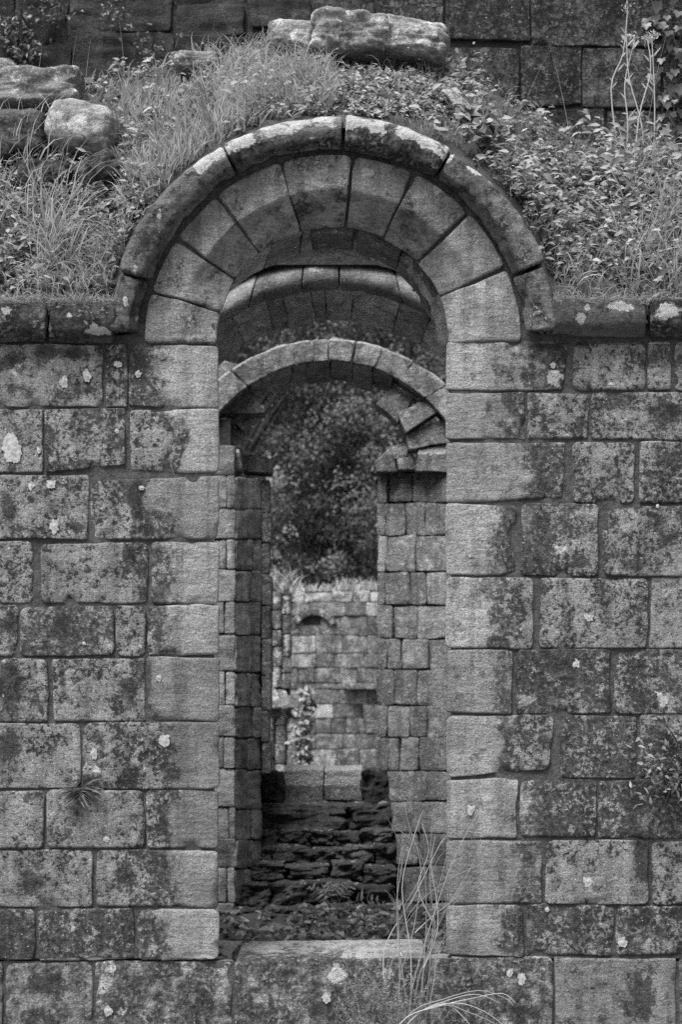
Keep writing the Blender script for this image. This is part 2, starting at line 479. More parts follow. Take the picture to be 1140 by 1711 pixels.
for rows, x0s, sgn in ((LEFT, -63, -1), (RIGHT, 1203, 1)):
    for (y0, y1, _) in rows:
        x = x0s
        while abs(x - x0s) < 560:
            w_ = rng.uniform(110, 210)
            f, ww, hh = quad(rect(min(x, x + sgn * w_), max(x, x + sgn * w_) - 2, y0, y1, 2.0), splay)
            stone(f, ww, hh, M_front, front, attr=front_attr, res=0.03, r=.01, rc=.03, amp=.005, warp=.011, skirt=.08, gap=.003)
            x += sgn * w_
c = [(392, 1606), (717, 1599), (717, 1745), (392, 1745)]
f, ww, hh = quad(c, lambda a, b: np.zeros_like(a))
stone(f, ww, hh, M_front, front, name='sill', attr=front_attr, res=0.012, r=.016, rc=.025, amp=.006, warp=.012, skirt=.45)

def polar(t0, t1, r0, r1, dep, cx=CX, cy=CY):
    """u runs along the arc (degrees t0 > t1), v from the outside r1 to the inside r0"""
    def f(u, v):
        t = np.radians(t0 + (t1 - t0) * u); r = r1 + (r0 - r1) * v
        px, py = cx + r * np.cos(t), cy - r * np.sin(t)
        return P(px, py, dep(px, py, v))
    return f, abs(math.radians(t1 - t0)) * (r0 + r1) / 2 * K, abs(r1 - r0) * K

def vou_attr(px, py, sd):
    a = front_attr(px, py, sd)
    r = np.hypot(px - CX, py - CY)
    a['lich'] = np.random.default_rng(sd).uniform(.14, .30) + 0 * px
    a['stain_shade'] = a['stain_shade'] * 0 + gsum([(440,430,60,50,.35),(540,350,60,26,.5),(350,470,40,40,.45),(620,360,40,26,.3),(330,572,40,10,1)], px, py)  # dark blobs paint shade into the left and top of the soffit
    a['pale'] = gsum([(540,290,10,60,.4),(470,300,60,20,.3),(610,290,40,20,.4),(730,320,24,30,.4),(800,480,26,14,.5),(870,520,8,40,.6),(520,272,60,14,.3)], px, py)
    return a
VJ = [180, 164, 146, 128, 106, 84, 64.4, 43.9, 23.8, 0.5]
for a, b in zip(VJ[:-1], VJ[1:]):
    f, ww, hh = polar(a, b, RI, RO, lambda px, py, v: splay(px, np.minimum(py, CY - .01)))
    stone(f, ww, hh, M_ring, front, name='voussoir', attr=vou_attr, res=0.012, r=.011, rc=.026, amp=.006, warp=.010, skirt=.17,
          gap=.005 if a not in (128,) else .002)

# hood mould: weathered outer face, rolled nose, hollow under it
def hood_profile(v):
    """v 0 (outer, on the wall) .. 1 (inner, on the wall) -> radius offset share, forward projection"""
    kv = np.array([0, .10, .26, .42, .62, .74, .86, 1.0])
    kr = np.array([1.0, 1.0, .99, .93, .66, .36, .17, .0])
    kp = np.array([.0, .045, .080, .098, .102, .088, .040, .0])
    return np.interp(v, kv, kr), np.interp(v, kv, kp)
HI, HO = 321.0, 376.0
def hood_attr(px, py, sd):
    rr = np.random.default_rng(sd)
    r = np.hypot(px - CX, py - CY)
    t = np.degrees(np.arctan2(CY - py, px - CX))
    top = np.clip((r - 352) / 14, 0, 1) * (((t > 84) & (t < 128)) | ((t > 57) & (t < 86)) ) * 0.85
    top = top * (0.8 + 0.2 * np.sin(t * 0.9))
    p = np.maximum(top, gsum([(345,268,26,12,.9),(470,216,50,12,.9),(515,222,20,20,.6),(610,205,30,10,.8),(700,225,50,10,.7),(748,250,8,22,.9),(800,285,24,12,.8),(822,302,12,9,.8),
        (905,412,10,14,.7),(266,372,6,22,.5),(225,445,8,20,.5),(230,540,14,20,.6),(165,553,26,10,.8),(115,527,7,7,.9),(10,518,12,8,.8),(982,512,9,9,.9),(1038,511,30,9,.9),
        (973,535,10,12,.7),(1120,520,26,16,.9),(885,530,8,20,.5),(210,500,8,20,.5)], px, py))
    return {'lich': np.full_like(px, 0.32 + rr.uniform(-.1, .1)), 'stain_shade': np.full_like(px, .28) + gsum([(240,400,30,40,.4),(40,545,40,30,.4),(870,350,30,40,.2)], px, py), 'pale': p}
HJ = [161, 119, 87, 58.5, 20.8]
pts = [176.8] + HJ + [3.2]
for a, b in zip(pts[:-1], pts[1:]):
    def f(u, v, a=a, b=b):
        t = np.radians(a - .35 + (b + .35 - a + .35) * u)
        kr, kp = hood_profile(v)
        r = HI + (HO - HI) * kr
        return P(CX + r * np.cos(t), CY - r * np.sin(t), -kp + .03 * (v > .999))
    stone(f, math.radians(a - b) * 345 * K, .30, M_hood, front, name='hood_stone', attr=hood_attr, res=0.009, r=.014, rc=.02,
          amp=.010, warp=.009, skirt=.10, gap=.002)
def string(x0, x1, yt, yb, pr=1.0):
    def f(u, v):
        kr, kp = hood_profile(v)
        px = x0 + (x1 - x0) * u
        return P(px, yb - (yb - yt) * kr + 0 * px, -kp * pr + 0 * px)
    stone(f, (x1 - x0) * K, .30, M_hood, front, name='string_stone', attr=hood_attr, res=0.010, r=.014, rc=.02, amp=.006, warp=.007, skirt=.10)
string(-70, 77, 506, 576); string(-260, -73, 508, 575); string(-450, -263, 505, 574); string(-640, -453, 507, 575); string(1203, 1390, 500, 566); string(1393, 1580, 503, 566); string(1583, 1760, 500, 566); string(80, 192, 510, 574); string(922, 1081, 500, 565); string(1087, 1200, 497, 566)

# mortar core behind the facing stones
def front_core():
    V, F = [], []
    def add(f, nu, nv):
        u, v = np.meshgrid(np.linspace(0, 1, nu), np.linspace(0, 1, nv), indexing='ij')
        p = f(u, v).reshape(-1, 3)
        F.append(grid_faces(nu, nv, sum(len(a) for a in V))); V.append(p)
    for x0, x1 in ((-700, 358), (754, 1840)):
        def f(u, v, x0=x0, x1=x1):
            px, py = x0 + (x1 - x0) * u, 540 + (1601 - 540) * v
            return P(px, py, splay(px, np.maximum(py, CY + 1)) + .014)
        add(f, 160, 30)
    def f(u, v):
        px, py = -700 + 2540 * u, 1606 + 160 * v
        return P(px, py, .014 + 0 * px)
    add(f, 10, 3)
    g, _, _ = polar(182, -2, RI + 4, 372, lambda px, py, v: splay(px, np.minimum(py, CY - .01)) + .024)
    add(g, 60, 12)
    return centred('mortar', np.concatenate(V), np.concatenate(F), M_mortar, front)
front_core()
# string wall top behind string course (lip under the turf)
# inner order peeping below the front arch: pale worn ledge
for a, b in ((100, 78), (77, 52), (51, 24)):
    f, ww, hh = polar(a, b, 184, 199, lambda px, py, v: .5 + 0 * px, CX - 4, CY - 2)
    stone(f, ww, hh, M_inner, front, name='ledge_stone', res=.012, r=.008, rc=.015, amp=.003, warp=.006, skirt=.3,
          attr=lambda px, py, sd: {'lich': 0 * px + .4, 'stain_shade': 0 * px, 'pale': 0 * px + .25})

def arc_patch(cx, ap0, R0, y0, ap1, R1, y1, x0, x1):
    """patch between two arcs (apex, radius, depth); x0..x1 are positions along the mean arc"""
    Rm = (R0 + R1) / 2
    t0, t1 = math.asin(max(-1, min(1, (x0 - cx) / Rm))), math.asin(max(-1, min(1, (x1 - cx) / Rm)))
    def f(u, v):
        t = t0 + (t1 - t0) * u
        R = R0 + (R1 - R0) * v; ap = ap0 + (ap1 - ap0) * v; y = y0 + (y1 - y0) * v
        return P(cx + R * np.sin(t), ap + R - R * np.cos(t), y)
    ym = (y0 + y1) / 2
    return f, abs(t1 - t0) * Rm * K * (D + ym) / D, math.hypot((ap1 - ap0) * K * (D + ym) / D, y1 - y0)
dark_attr = lambda px, py, sd: {'lich': 0 * px + .2, 'stain_shade': 0 * px + .18, 'pale': 0 * px}
mid_attr = lambda px, py, sd: {'lich': 0 * px + .3, 'stain_shade': 0 * px + .1 * np.random.default_rng(sd).random(), 'pale': 0 * px + gsum([(525,450,20,12,.6),(640,470,14,10,.4),(590,470,40,8,.3)], px, py)}
bx = [330, 400, 452, 505, 560, 612, 668, 716, 790]
for a, b in zip(bx[:-1], bx[1:]):
    f, ww, hh = arc_patch(548, 368, 215, .5, 428, 270, 1.16, a, b)
    stone(f, ww, hh, M_soffit, front, name='vault_stone', res=.03, r=.008, rc=.015, amp=.005, warp=.006, skirt=.08, attr=dark_attr)

# ------------------------------------------------------------------ TALL WALL behind the bank, with the rear arch
tall = thing('tall_wall', 'taller dark ashlar wall rising behind the grassy bank', 'wall')
TY = 2.6
MY = 1.2          # depth of the bank; behind it an open gap before the tall wall
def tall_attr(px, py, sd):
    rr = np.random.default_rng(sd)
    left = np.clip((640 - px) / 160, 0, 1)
    return {'lich': .42 - .25 * left + rr.uniform(-.08, .08), 'stain_shade': .2 + .8 * left + gsum([(960,90,80,10,.4)], px, py), 'pale': 0 * px}  # left side darkened for painted shade as well as moss and ivy
T = [(-48, 72, [(-80, 22), (26, 112)]), (-60, 50, [(116, 286), ]), (-55, 8, [(290, 412)]), (10, 60, [(292, 410)]), (-50, 48, [(415, 520), (524, 628)]), (-60, 76, [(632, 742)]), (-70, 68, [(745, 886)]), (-70, 76, [(889, 1098)]),
     (-70, 60, [(1101, 1230)]),
     (74, 150, [(-80, 40), (44, 118)]), (54, 140, [(120, 288)]), (64, 150, [(292, 420)]), (52, 150, [(424, 560)]), (54, 150, [(563, 700)]), (80, 172, [(704, 868)]), (74, 176, [(871, 973)]), (80, 180, [(976, 1106)]), (66, 182, [(1109, 1230)]),
     (176, 272, [(705, 850)]), (180, 276, [(853, 1012)]), (184, 280, [(1015, 1110), (1113, 1230)]), (280, 380, [(860, 990), (993, 1230)])]
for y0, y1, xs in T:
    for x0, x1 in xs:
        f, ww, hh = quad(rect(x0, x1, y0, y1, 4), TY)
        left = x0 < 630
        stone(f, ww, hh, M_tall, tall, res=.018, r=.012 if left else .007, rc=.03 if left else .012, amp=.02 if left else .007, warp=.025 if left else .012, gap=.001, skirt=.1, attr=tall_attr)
for row in range(1):
    x = -80 - row * 20; y1 = -72 - row * 110
    while x < 1230:
        ww_ = rng.uniform(110, 190)
        f, ww, hh = quad(rect(x, x + ww_ - 4, y1 - 108, y1, 2), TY)
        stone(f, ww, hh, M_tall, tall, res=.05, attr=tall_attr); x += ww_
za = EYE + (1100 - 440) * K * (D + TY) / D
box('core', (-5, TY + .03, za), (5, TY + .72, 6.25), M_dmortar, tall)
box('core', (-5, TY + .03, -.52), (-.98, TY + .72, za - .002), M_dmortar, tall)
box('core', (.98, TY + .03, -.52), (5, TY + .72, za - .002), M_dmortar, tall)
for row in range(6):
    for a_, b_ in ((-620, -84), (1232, 1780)):
        x = a_ + rng.uniform(0, 40)
        while x < b_ - 40:
            w_ = min(rng.uniform(110, 190), b_ - x)
            f, ww, hh = quad(rect(x, x + w_ - 2, -70 + row * 105, 33 + row * 105, 2), TY)
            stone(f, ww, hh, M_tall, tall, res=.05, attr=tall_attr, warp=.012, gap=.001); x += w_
# roll moulding
for a, b in ((330, 423), (425, 506), (508, 566), (568, 664), (666, 790)):
    def f(u, v, a=a, b=b):
        ph = v * math.pi
        R = 280 + 50 * v; t0, t1 = math.asin((a - 552) / 300), math.asin((b - 552) / 300)
        t = t0 + (t1 - t0) * u
        ap = 457 - 28 * np.cos(ph)
        return P(552 + R * np.sin(t), ap + R - R * np.cos(t), TY + .15 - .11 * np.sin(ph))
    stone(f, (b - a) * K * 1.3, .30, M_inner, tall, name='roll_moulding', res=.018, gap=.0005, r=.008, rc=.01, amp=.006, warp=.004, skirt=.08, attr=mid_attr)
rx = [330, 398, 452, 479, 523, 544, 589, 662, 711, 790]
for a, b in zip(rx[:-1], rx[1:]):
    f, ww, hh = arc_patch(556, 482, 335, TY + .2, 541 + rng.uniform(-3, 3), 292, TY + .7, a, b)
    stone(f, ww, hh, M_soffit, tall, name='voussoir', res=.022, r=.010, rc=.02, amp=.008, warp=.010, skirt=.14, gap=.001, attr=mid_attr)

# ------------------------------------------------------------------ WINDOW WALL across the open room
win = thing('window_wall', 'ruined inner wall with a broken arch and splayed window seen through the opening', 'wall')
WY = 6.5
def win_attr(px, py, sd):
    rr = np.random.default_rng(sd)
    low = np.clip((py - 1250) / 180, 0, 1)  # tone grows darker towards the bottom
    return {'lich': .38 + rr.uniform(-.12, .12) + 0 * px, 'stain_shade': .05 + .22 * low + gsum([(682,900,5,160,.5),(700,850,4,80,.4),(672,1000,4,60,.3),(660,1120,5,60,.35)], px, py), 'pale': gsum([(655,830,6,40,.4),(640,920,6,30,.5)], px, py)}
def lwin_attr(px, py, sd):
    rr = np.random.default_rng(sd)
    return {'lich': .2 + rr.uniform(-.1, .1) + 0 * px, 'stain_shade': .20 * ((px > 394) & (px < 437)) + 0.10 + 0 * px, 'pale': 0.3 * (px > 440) * (rr.random() > .5) + 0 * px}  # band across the left splay is darkened to paint its shade
wj = [330, 400, 436, 490, 524, 549, 592, 633, 680, 728, 770]
kw = dict(res=.02, r=.008, rc=.02, amp=.008, warp=.014)
def lit_rim_attr(px, py, sd):
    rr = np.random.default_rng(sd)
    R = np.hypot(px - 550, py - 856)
    return {'lich': .35 + 0 * px, 'stain_shade': .24 + 0 * px, 'pale': .9 * np.clip((R - 286) / 3, 0, 1)}  # outer rim painted pale as a skylit edge
for a, b in zip(wj[:-1], wj[1:]):
    f, ww, hh = arc_patch(550, 566, 290, WY, 603, 236, WY, a, b)
    stone(f, ww, hh, M_far, win, name='voussoir', attr=lit_rim_attr, skirt=.3, **kw)
wj2 = [420, 437, 488, 512, 551, 590, 622, 655]
for a, b in zip(wj2[:-1], wj2[1:]):
    f, ww, hh = arc_patch(548, 604, 236, WY + .02, 636 + rng.uniform(-4, 7), 232, WY + .42, a, b)
    stone(f, ww, hh, M_far, win, name='soffit_stone', attr=lwin_attr, skirt=.2, **kw)
for q, y in (([(350, 596), (400, 610), (444, 690), (366, 690)], 6.62), ([(350, 672), (398, 680), (418, 700), (404, 718)], 6.7), ([(350, 702), (404, 719), (404, 747), (350, 754)], 6.75),
             ([(682, 598), (726, 640), (760, 690), (694, 672)], 6.62), ([(628, 673), (654, 648), (692, 664), (664, 708)], 6.62), ([(664, 690), (700, 672), (760, 668), (682, 722)], 6.56),
             ([(680, 726), (760, 690), (760, 740), (683, 750)], 6.6), ([(699, 752), (760, 742), (760, 787), (695, 788)], 6.62),
             ([(628, 768), (657, 744), (664, 787), (629, 788)], 6.8), ([(655, 747), (680, 735), (682, 762), (658, 766)], 6.75), ([(665, 766), (697, 763), (697, 785), (667, 786)], 6.72),
             ([(380, 752), (398, 750), (404, 786), (378, 792)], 6.6), ([(392, 748), (456, 766), (453, 790), (404, 788)], 6.9)):
    f, ww, hh = quad(q, y)
    stone(f, ww, hh, M_far, win, attr=lambda px, py, sd: {'lich': .4 + 0 * px, 'stain_shade': .22 + 0 * px, 'pale': .1 + .6 * (py < 760) * (py > 744)}, skirt=.3, gap=0.0, **{**kw, 'rc': .012, 'warp': .02})  # pale band paints light on the tops of the lowest stones
# right splay, left splay, jamb strips
rightY = lambda px, py: 7.0 - (px - 640) / 110 * .36
RC = [(790,840,[630,649,690,765]),(841,895,[630,644,678,712,765]),(896,955,[630,647,695,765]),(956,1012,[630,643,686,713,765]),(1013,1068,[630,658,698,765]),(1069,1119,[630,646,671,717,765]),
      (1120,1179,[630,660,698,765]),(1180,1232,[630,648,684,714,765]),(1233,1288,[630,650,668,701,765]),(1289,1340,[648,680,714,765]),(1341,1392,[655,705,765]),(1393,1447,[662,700,765]),(1448,1508,[666,715,765]),(1509,1575,[670,720,765]),(1576,1640,[670,765])]
for y0, y1, xs in RC:
    for a, b in zip(xs[:-1], xs[1:]):
        f, ww, hh = quad(rect(a, b - 1, y0, y1 - 1, 1.2), rightY)
        stone(f, ww * 2, hh * 2, M_far, win, name='jamb_stone', attr=win_attr, skirt=.2, gap=.0, **{**kw, 'amp': .004, 'warp': .022, 'res': .03, 'r': .007})
LC = [745, 795, 850, 900, 952, 1005, 1060, 1122, 1180, 1232, 1285, 1350, 1402, 1450, 1510, 1575, 1640]
leftY = lambda px, py: 6.5 + np.clip((px - 393) / 45, 0, 1) * .5
for i, (y0, y1) in enumerate(zip(LC[:-1], LC[1:])):
    spl = [330, rng.uniform(372, 384), 393] if i % 2 else [330, 393]
    for a, b in zip(spl[:-1], spl[1:]):
        f, ww, hh = quad(rect(a, b, y0, y1 - 1, 1.0), WY)
        stone(f, ww, hh, M_far, win, name='jamb_stone', attr=lwin_attr, skirt=.2, **kw)
    if y0 >= 790:
        m = rng.uniform(408, 426)
        for a, b in ((393, m), (m, 437)):
            f, ww, hh = quad(rect(a + .4, b, y0 + 2, y1 + 1, 1.5), leftY)
            stone(f, ww * 2, hh * 2, M_far, win, name='jamb_stone', attr=lwin_attr, skirt=.2, **kw)
    if 790 <= y0 < 1285:
        f, ww, hh = quad(rect(437, 453 + rng.uniform(-4, 1), y0 + 8, y1 + 7, 1.5), 6.98)
        stone(f, ww * 2, hh * 2, M_far, win, name='jamb_stone', skirt=.3, attr=lambda px, py, sd: {'lich': .4 + 0 * px, 'stain_shade': 0 * px + .02, 'pale': .22 + 0 * px}, **kw)  # strip painted paler as the lit jamb edge
for a, b in ((474, 541), (542.5, 607)):
    f, ww, hh = quad(rect(a, b, 1286, 1338, 1.5), 7.62)
    stone(f, ww * 2, hh * 2, M_far, win, name='sill_stone', skirt=.6, attr=lambda px, py, sd: {'lich': .45 + 0 * px, 'stain_shade': .1 * (py > 1315) + 0, 'pale': .55 * (py < 1312) + .2 + 0 * px}, **kw)  # upper part painted pale as a lit sill top
zs = lambda py, y: float(P(0, py, y)[2])
xs_ = lambda px, y: float(P(px, 0, y)[0])
box('core', (xs_(474, 7.7), 7.7, 0.2), (xs_(606, 7.7), 8.1, zs(1292, 7.7)), M_dmortar, win)
box('core', (-5, 7.66, -.52), (5, 8.1, zs(1340, 7.66)), M_dmortar, win)
box('core', (-5, 7.56, -.52), (xs_(442, 7.56), 8.0, zs(795, 7.56)), M_dmortar, win)
box('core', (xs_(638, 7.58), 7.58, -.52), (5, 8.0, zs(795, 7.58)), M_dmortar, win)
box('core', (-5, 6.56, -.52), (xs_(385, 6.56), 7.5, zs(700, 6.56)), M_dmortar, win)
box('core', (xs_(770, 6.9), 6.56, -.52), (5, 7.5, zs(700, 6.56)), M_dmortar, win)

# ------------------------------------------------------------------ rocks
def rock_verts(sx, sy, sz, sd, n=10, power=4.0, amp=.12, freq=1.6):
    V, F = [], []
    t = np.linspace(-1, 1, n)
    a, b = np.meshgrid(t, t, indexing='ij')
    o = np.ones_like(a)
    for k, (x, y, z) in enumerate(((o, a, b), (-o, b, a), (a, o, -b), (a, -o, b), (a, b, o), (b, a, -o))):
        p = np.stack([x, y, z], -1).reshape(-1, 3)
        F.append(grid_faces(n, n, k * n * n)); V.append(p)
    v = np.concatenate(V)
    L = (np.abs(v) ** power).sum(1) ** (1 / power)
    v = v / L[:, None]
    d = fbm(v * freq + sd * 3.7, sd, 4, .55)
    d2 = np.abs(fbm(v * np.array([1.2, 1.2, 5]) + sd, sd + 40, 2))
    v = v * (1 + amp * d - amp * .25 * d2)[:, None]
    v = v * np.array([sx, sy, sz]) / 2
    # merge the seams
    key = np.round(v * 1e5).astype(np.int64)
    _, idx, inv = np.unique(key, axis=0, return_index=True, return_inverse=True)
    return v[idx], inv.ravel()[np.concatenate(F)]

def rock_obj(px, py, y, wpx, hpx, dep, mat, sd, rot=0.0, parent=None, name='stone', attr=None, power=5.0, amp=.14, n=10, info=None, smooth=True):
    s = (D + y) / D * K
    v, f = rock_verts(wpx * s, dep, hpx * s, sd, n, power, amp)
    ca, sa = math.cos(rot), math.sin(rot)
    v = np.stack([v[:, 0] * ca + v[:, 2] * sa, v[:, 1], -v[:, 0] * sa + v[:, 2] * ca], 1)
    c = P(px, py, y)
    qx, qy = to_px(v + c)
    at = attr(qx, qy, sd) if attr else {'lich': np.full(len(v), .4), 'stain_shade': np.full(len(v), .1), 'pale': np.zeros(len(v))}
    me = new_mesh(name, v, f, at, smooth)
    if parent is None:
        return thing(name, info[0], info[1], info[2] if len(info) > 2 else None, me, mat, tuple(c))
    return link(name, me, mat, parent, tuple(c - np.array(parent.location)))

rub = lambda px, py, sd: {'lich': .25 + 0 * px, 'stain_shade': .18 + 0 * px, 'pale': 0 * px + .12 * (py < 1372)}
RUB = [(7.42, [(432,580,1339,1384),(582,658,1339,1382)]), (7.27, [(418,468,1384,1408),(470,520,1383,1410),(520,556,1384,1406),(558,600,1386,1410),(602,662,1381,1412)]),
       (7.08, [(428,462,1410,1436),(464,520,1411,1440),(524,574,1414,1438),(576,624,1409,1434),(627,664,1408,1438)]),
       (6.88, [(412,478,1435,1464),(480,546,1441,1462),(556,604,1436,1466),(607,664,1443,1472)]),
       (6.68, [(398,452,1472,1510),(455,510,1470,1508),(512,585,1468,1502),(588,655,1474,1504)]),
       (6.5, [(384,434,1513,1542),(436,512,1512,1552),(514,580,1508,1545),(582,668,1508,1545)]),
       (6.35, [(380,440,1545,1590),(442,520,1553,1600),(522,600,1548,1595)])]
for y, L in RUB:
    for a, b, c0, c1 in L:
        rock_obj((a + b) / 2, (c0 + c1) / 2, y + .16, (b - a) * 1.04, (c1 - c0) * 1.04, .5, M_rubble, int(a + c0), rng.uniform(-.06, .06), win, 'rubble_stone', lambda px, py, sd, t=c0: {'lich': .25 + 0 * px, 'stain_shade': .15 + 0 * px, 'pale': .24 * (py < t + 5) + .1 * (py < t + 12)}, 12.0, .34, 11, None, False)  # top edge of each step painted paler as if lit
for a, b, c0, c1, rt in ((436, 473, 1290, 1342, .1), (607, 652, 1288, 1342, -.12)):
    rock_obj((a + b) / 2, (c0 + c1) / 2, 7.66, (b - a) * 1.05, (c1 - c0) * 1.05, .4, M_rubble, int(a + c0), rt, win, 'rubble_stone', lambda px, py, sd: {'lich': .2 + 0 * px, 'stain_shade': .35 + 0 * px, 'pale': .1 + 0 * px}, 9.0, .4, 11, None, False)

# ------------------------------------------------------------------ pale lichen discs growing on the facing stones
def disc(px, py, r, mat, parent, y):
    sd = int(px * 7 + py)
    k = 40
    t = np.linspace(0, 2 * np.pi, k, endpoint=False)
    ring = np.stack([np.cos(t) * 1.4, np.sin(t) * 1.4, 0 * t + sd], -1)
    rr = r * (1.02 + .75 * fbm(ring, sd, 4, .75))
    rr = np.maximum(rr, r * .3)
    ax = .8 + .35 * ((sd * 37) % 10) / 10
    V = [P(px, py, y - .004)]
    for q, d in ((.6, .0012), (1.0, .0010), (1.0, -.010)):
        V += list(P(px + rr * q * np.cos(t) * ax, py + rr * q * np.sin(t) / ax, y - d))
    F = [[0, 1 + i, 1 + (i + 1) % k] for i in range(k)]
    for ring in (0, 1):
        a, b = 1 + ring * k, 1 + (ring + 1) * k
        F += [[a + i, b + i, b + (i + 1) % k, a + (i + 1) % k] for i in range(k)]
    return centred('lichen_patch', np.array(V), F, mat, parent, smooth=False)
for px, py, r in ((145,628,8),(105,638,7.5),(230,625,6.5),(195,720,4),(197,608,6),(236,815,4),(85,809,7),(90,880,9),(51,812,6),(985,1032,7),(960,1111,9),
                  (275,1237,10),(156,1258,7),(983,1473,8),(1041,1575,8),(545,1667,9),(177,1402,5),(195,1377,3),(180,1689,7),(122,1552,4),(788,1353,7),(853,1625,6),(872,1636,8),
                  (915,1520,4),(925,610,5),(929,624,6),(265,1133,5),(234,1080,3),(140,1075,3),(1103,1161,8),(1108,1170,9),(1100,846,3),(20,750,17),(64,752,4)):
    yy = float(splay(np.array(px, float), np.array(max(py, 576.), float)))
    disc(px, py, r, M_lichen, front, yy - .003)

# ------------------------------------------------------------------ GRASSY BANK over the arch
def bank_z(X, Y):
    """height of the bank above the ground (numpy)"""
    px = 570 + X / K / (1 + .5 * Y / D)
    dx = px - CX
    hood = CY - np.sqrt(np.clip(372 ** 2 - dx ** 2, 0, None)) - 2
    front_y = np.where(np.abs(dx) < 371, np.minimum(hood, 512), 512.0)
    back_y = np.interp(px, [-100, 0, 140, 300, 450, 520, 740, 860, 1000, 1140, 1300], [150, 140, 128, 115, 100, 82, 105, 160, 235, 275, 300])
    zf = (1100 - front_y) * K
    zb = (1100 - back_y) * K * (D + MY) / D
    zb = np.maximum(zb, zf + .15)
    t = np.clip((Y - .02) / (MY - .02), 0, 1)
    p3 = np.stack([X, Y, X * 0], -1)
    z = EYE + zf + (zb - zf) * t ** .85 + (.07 * fbm(p3 * 2.2, 5, 3) + .02 * fbm(p3 * 9, 8, 2)) * np.clip(t * 5, 0, 1)
    return z
def make_bank():
    xs = np.concatenate([np.linspace(-4.5, -1.9, 10), np.linspace(-1.85, 1.85, 140), np.linspace(1.9, 4.5, 10)])
    ys = np.concatenate([[-.05, -.03], np.linspace(.0, MY, 50), [MY + .04, MY + .06]])
    X, Y = np.meshgrid(xs, ys, indexing='ij')
    Z = bank_z(X, Y)
    Z[:, 0] -= .05
    Z[:, -1] = 3.98; Z[:, -2] -= .05
    v = np.stack([X, Y, Z], -1).reshape(-1, 3)
    o = link('grassy_bank', new_mesh('grassy_bank', v, grid_faces(len(xs), len(ys))), M_soil)
    o['kind'] = 'structure'
make_bank()
def on_bank(px, py):
    """first point of the bank along the sight line"""
    px = np.asarray(px, float); py = np.asarray(py, float)
    best = np.full(px.shape, np.nan)
    for y in np.linspace(-.02, MY, 60):
        p = P(px, py, y)
        hit = (bank_z(p[..., 0], p[..., 1]) >= p[..., 2]) & np.isnan(best)
        best = np.where(hit, y, best)
    p = P(px, py, np.where(np.isnan(best), MY, best))
    return p, ~np.isnan(best)

# ---- foliage builders (numpy, joined meshes)
class Veg:
    def __init__(s): s.V, s.F4, s.A, s.n = [], [], [], 0
    def add(s, v, f, a):
        s.V.append(v); s.F4.append(f + s.n); s.A.append(a); s.n += len(v)
    def mesh(s, name): return new_mesh(name, np.concatenate(s.V), np.concatenate(s.F4), {'shade': np.concatenate(s.A)})
def norm(a): return a / (np.linalg.norm(a, axis=-1, keepdims=True) + 1e-9)
def blades(vg, base, up, lean, L, W, shade, droop=.6, seg=4):
    """grass blades: base (n,3), up (n,3) start direction, lean (n,3) horizontal bend, length, width"""
    n = len(base); up = norm(up); lean = norm(lean)
    side = norm(np.cross(up, lean) + rng.normal(0, .35, (n, 3)))
    pts, p, d = [], base.copy(), up.copy()
    for k in range(seg + 1):
        wv = (W * (1 - (k / seg) ** 1.6) * (.55 + .45 * min(1, k * 1.5 / seg + .3)))[:, None] + .0004
        pts.append((p - side * wv / 2, p + side * wv / 2))
        d = norm(d + lean * (droop * (k + 1) / seg)[:, None] * .55 + np.array([0, 0, -1]) * (droop * (k / seg))[:, None] * .5)
        p = p + d * (L / seg)[:, None]
    v = np.stack([q for pr in pts for q in pr], 1)
    m = 2 * (seg + 1)
    f = np.array([[2 * k, 2 * k + 1, 2 * k + 3, 2 * k + 2] for k in range(seg)])
    F = (f[None] + (np.arange(n) * m)[:, None, None]).reshape(-1, 4)
    vg.add(v.reshape(-1, 3), F, np.repeat(shade, m))
def leaves(vg, base, dirn, nrm, L, W, shade, fold=.25, curl=.25):
    """pointed oval leaves, folded along the midrib and curled: 12 vertices, 10 faces as quads"""
    n = len(base); d = norm(dirn); s = norm(np.cross(d, nrm)); u = norm(np.cross(s, d))
    ts = [0, .3, .65, 1.0]; ws = [.06, .46, .30, .02]
    rows = []
    for t, w_ in zip(ts, ws):
        mid = base + d * (L * t)[:, None] - u * (curl * L * t * t)[:, None]
        e = (W * w_)[:, None]
        rows += [mid - s * e + u * e * fold, mid, mid + s * e + u * e * fold]
    v = np.stack(rows, 1)
    f = []
    for k in range(3):
        a = 3 * k
        f += [[a, a + 1, a + 4, a + 3], [a + 1, a + 2, a + 5, a + 4]]
    F = (np.array(f)[None] + (np.arange(n) * 12)[:, None, None]).reshape(-1, 4)
    vg.add(v.reshape(-1, 3), F, np.repeat(shade, 12))
def sprigs(vg, base, H, nl, leaf_l, leaf_w, shade, spread=.5, lean=None, stem=True):
    """leafy upright shoots; pairs of leaves up a bending stem"""
    n = len(base)
    d = norm(np.stack([rng.normal(0, spread, n), rng.normal(0, spread, n) - .25, np.ones(n)], 1))
    if lean is not None: d = norm(d + lean)
    bend = rng.normal(0, .35, (n, 3)) * np.array([1, 1, .2])
    if stem:
        blades(vg, base, d, bend + 1e-3, H, np.full(n, .0025), shade * .6, np.full(n, .25), 3)
    for k in range(nl):
        t = .15 + .85 * (k + rng.random(n)) / nl
        p = base + d * (H * t)[:, None] + bend * (H * .18 * t * t)[:, None]
        a = rng.uniform(0, 2 * np.pi, n)
        ld = np.stack([np.cos(a), np.sin(a) - .35, rng.uniform(-.75, .65, n)], 1)
        nr = np.stack([rng.normal(0, .8, n), rng.normal(-.7, .8, n), np.ones(n) * .9], 1)
        sc2 = rng.uniform(.4, 1.3, n)
        leaves(vg, p, ld, nr, leaf_l * sc2, leaf_w * sc2, np.clip(shade + rng.normal(0, .24, n), 0, 1))
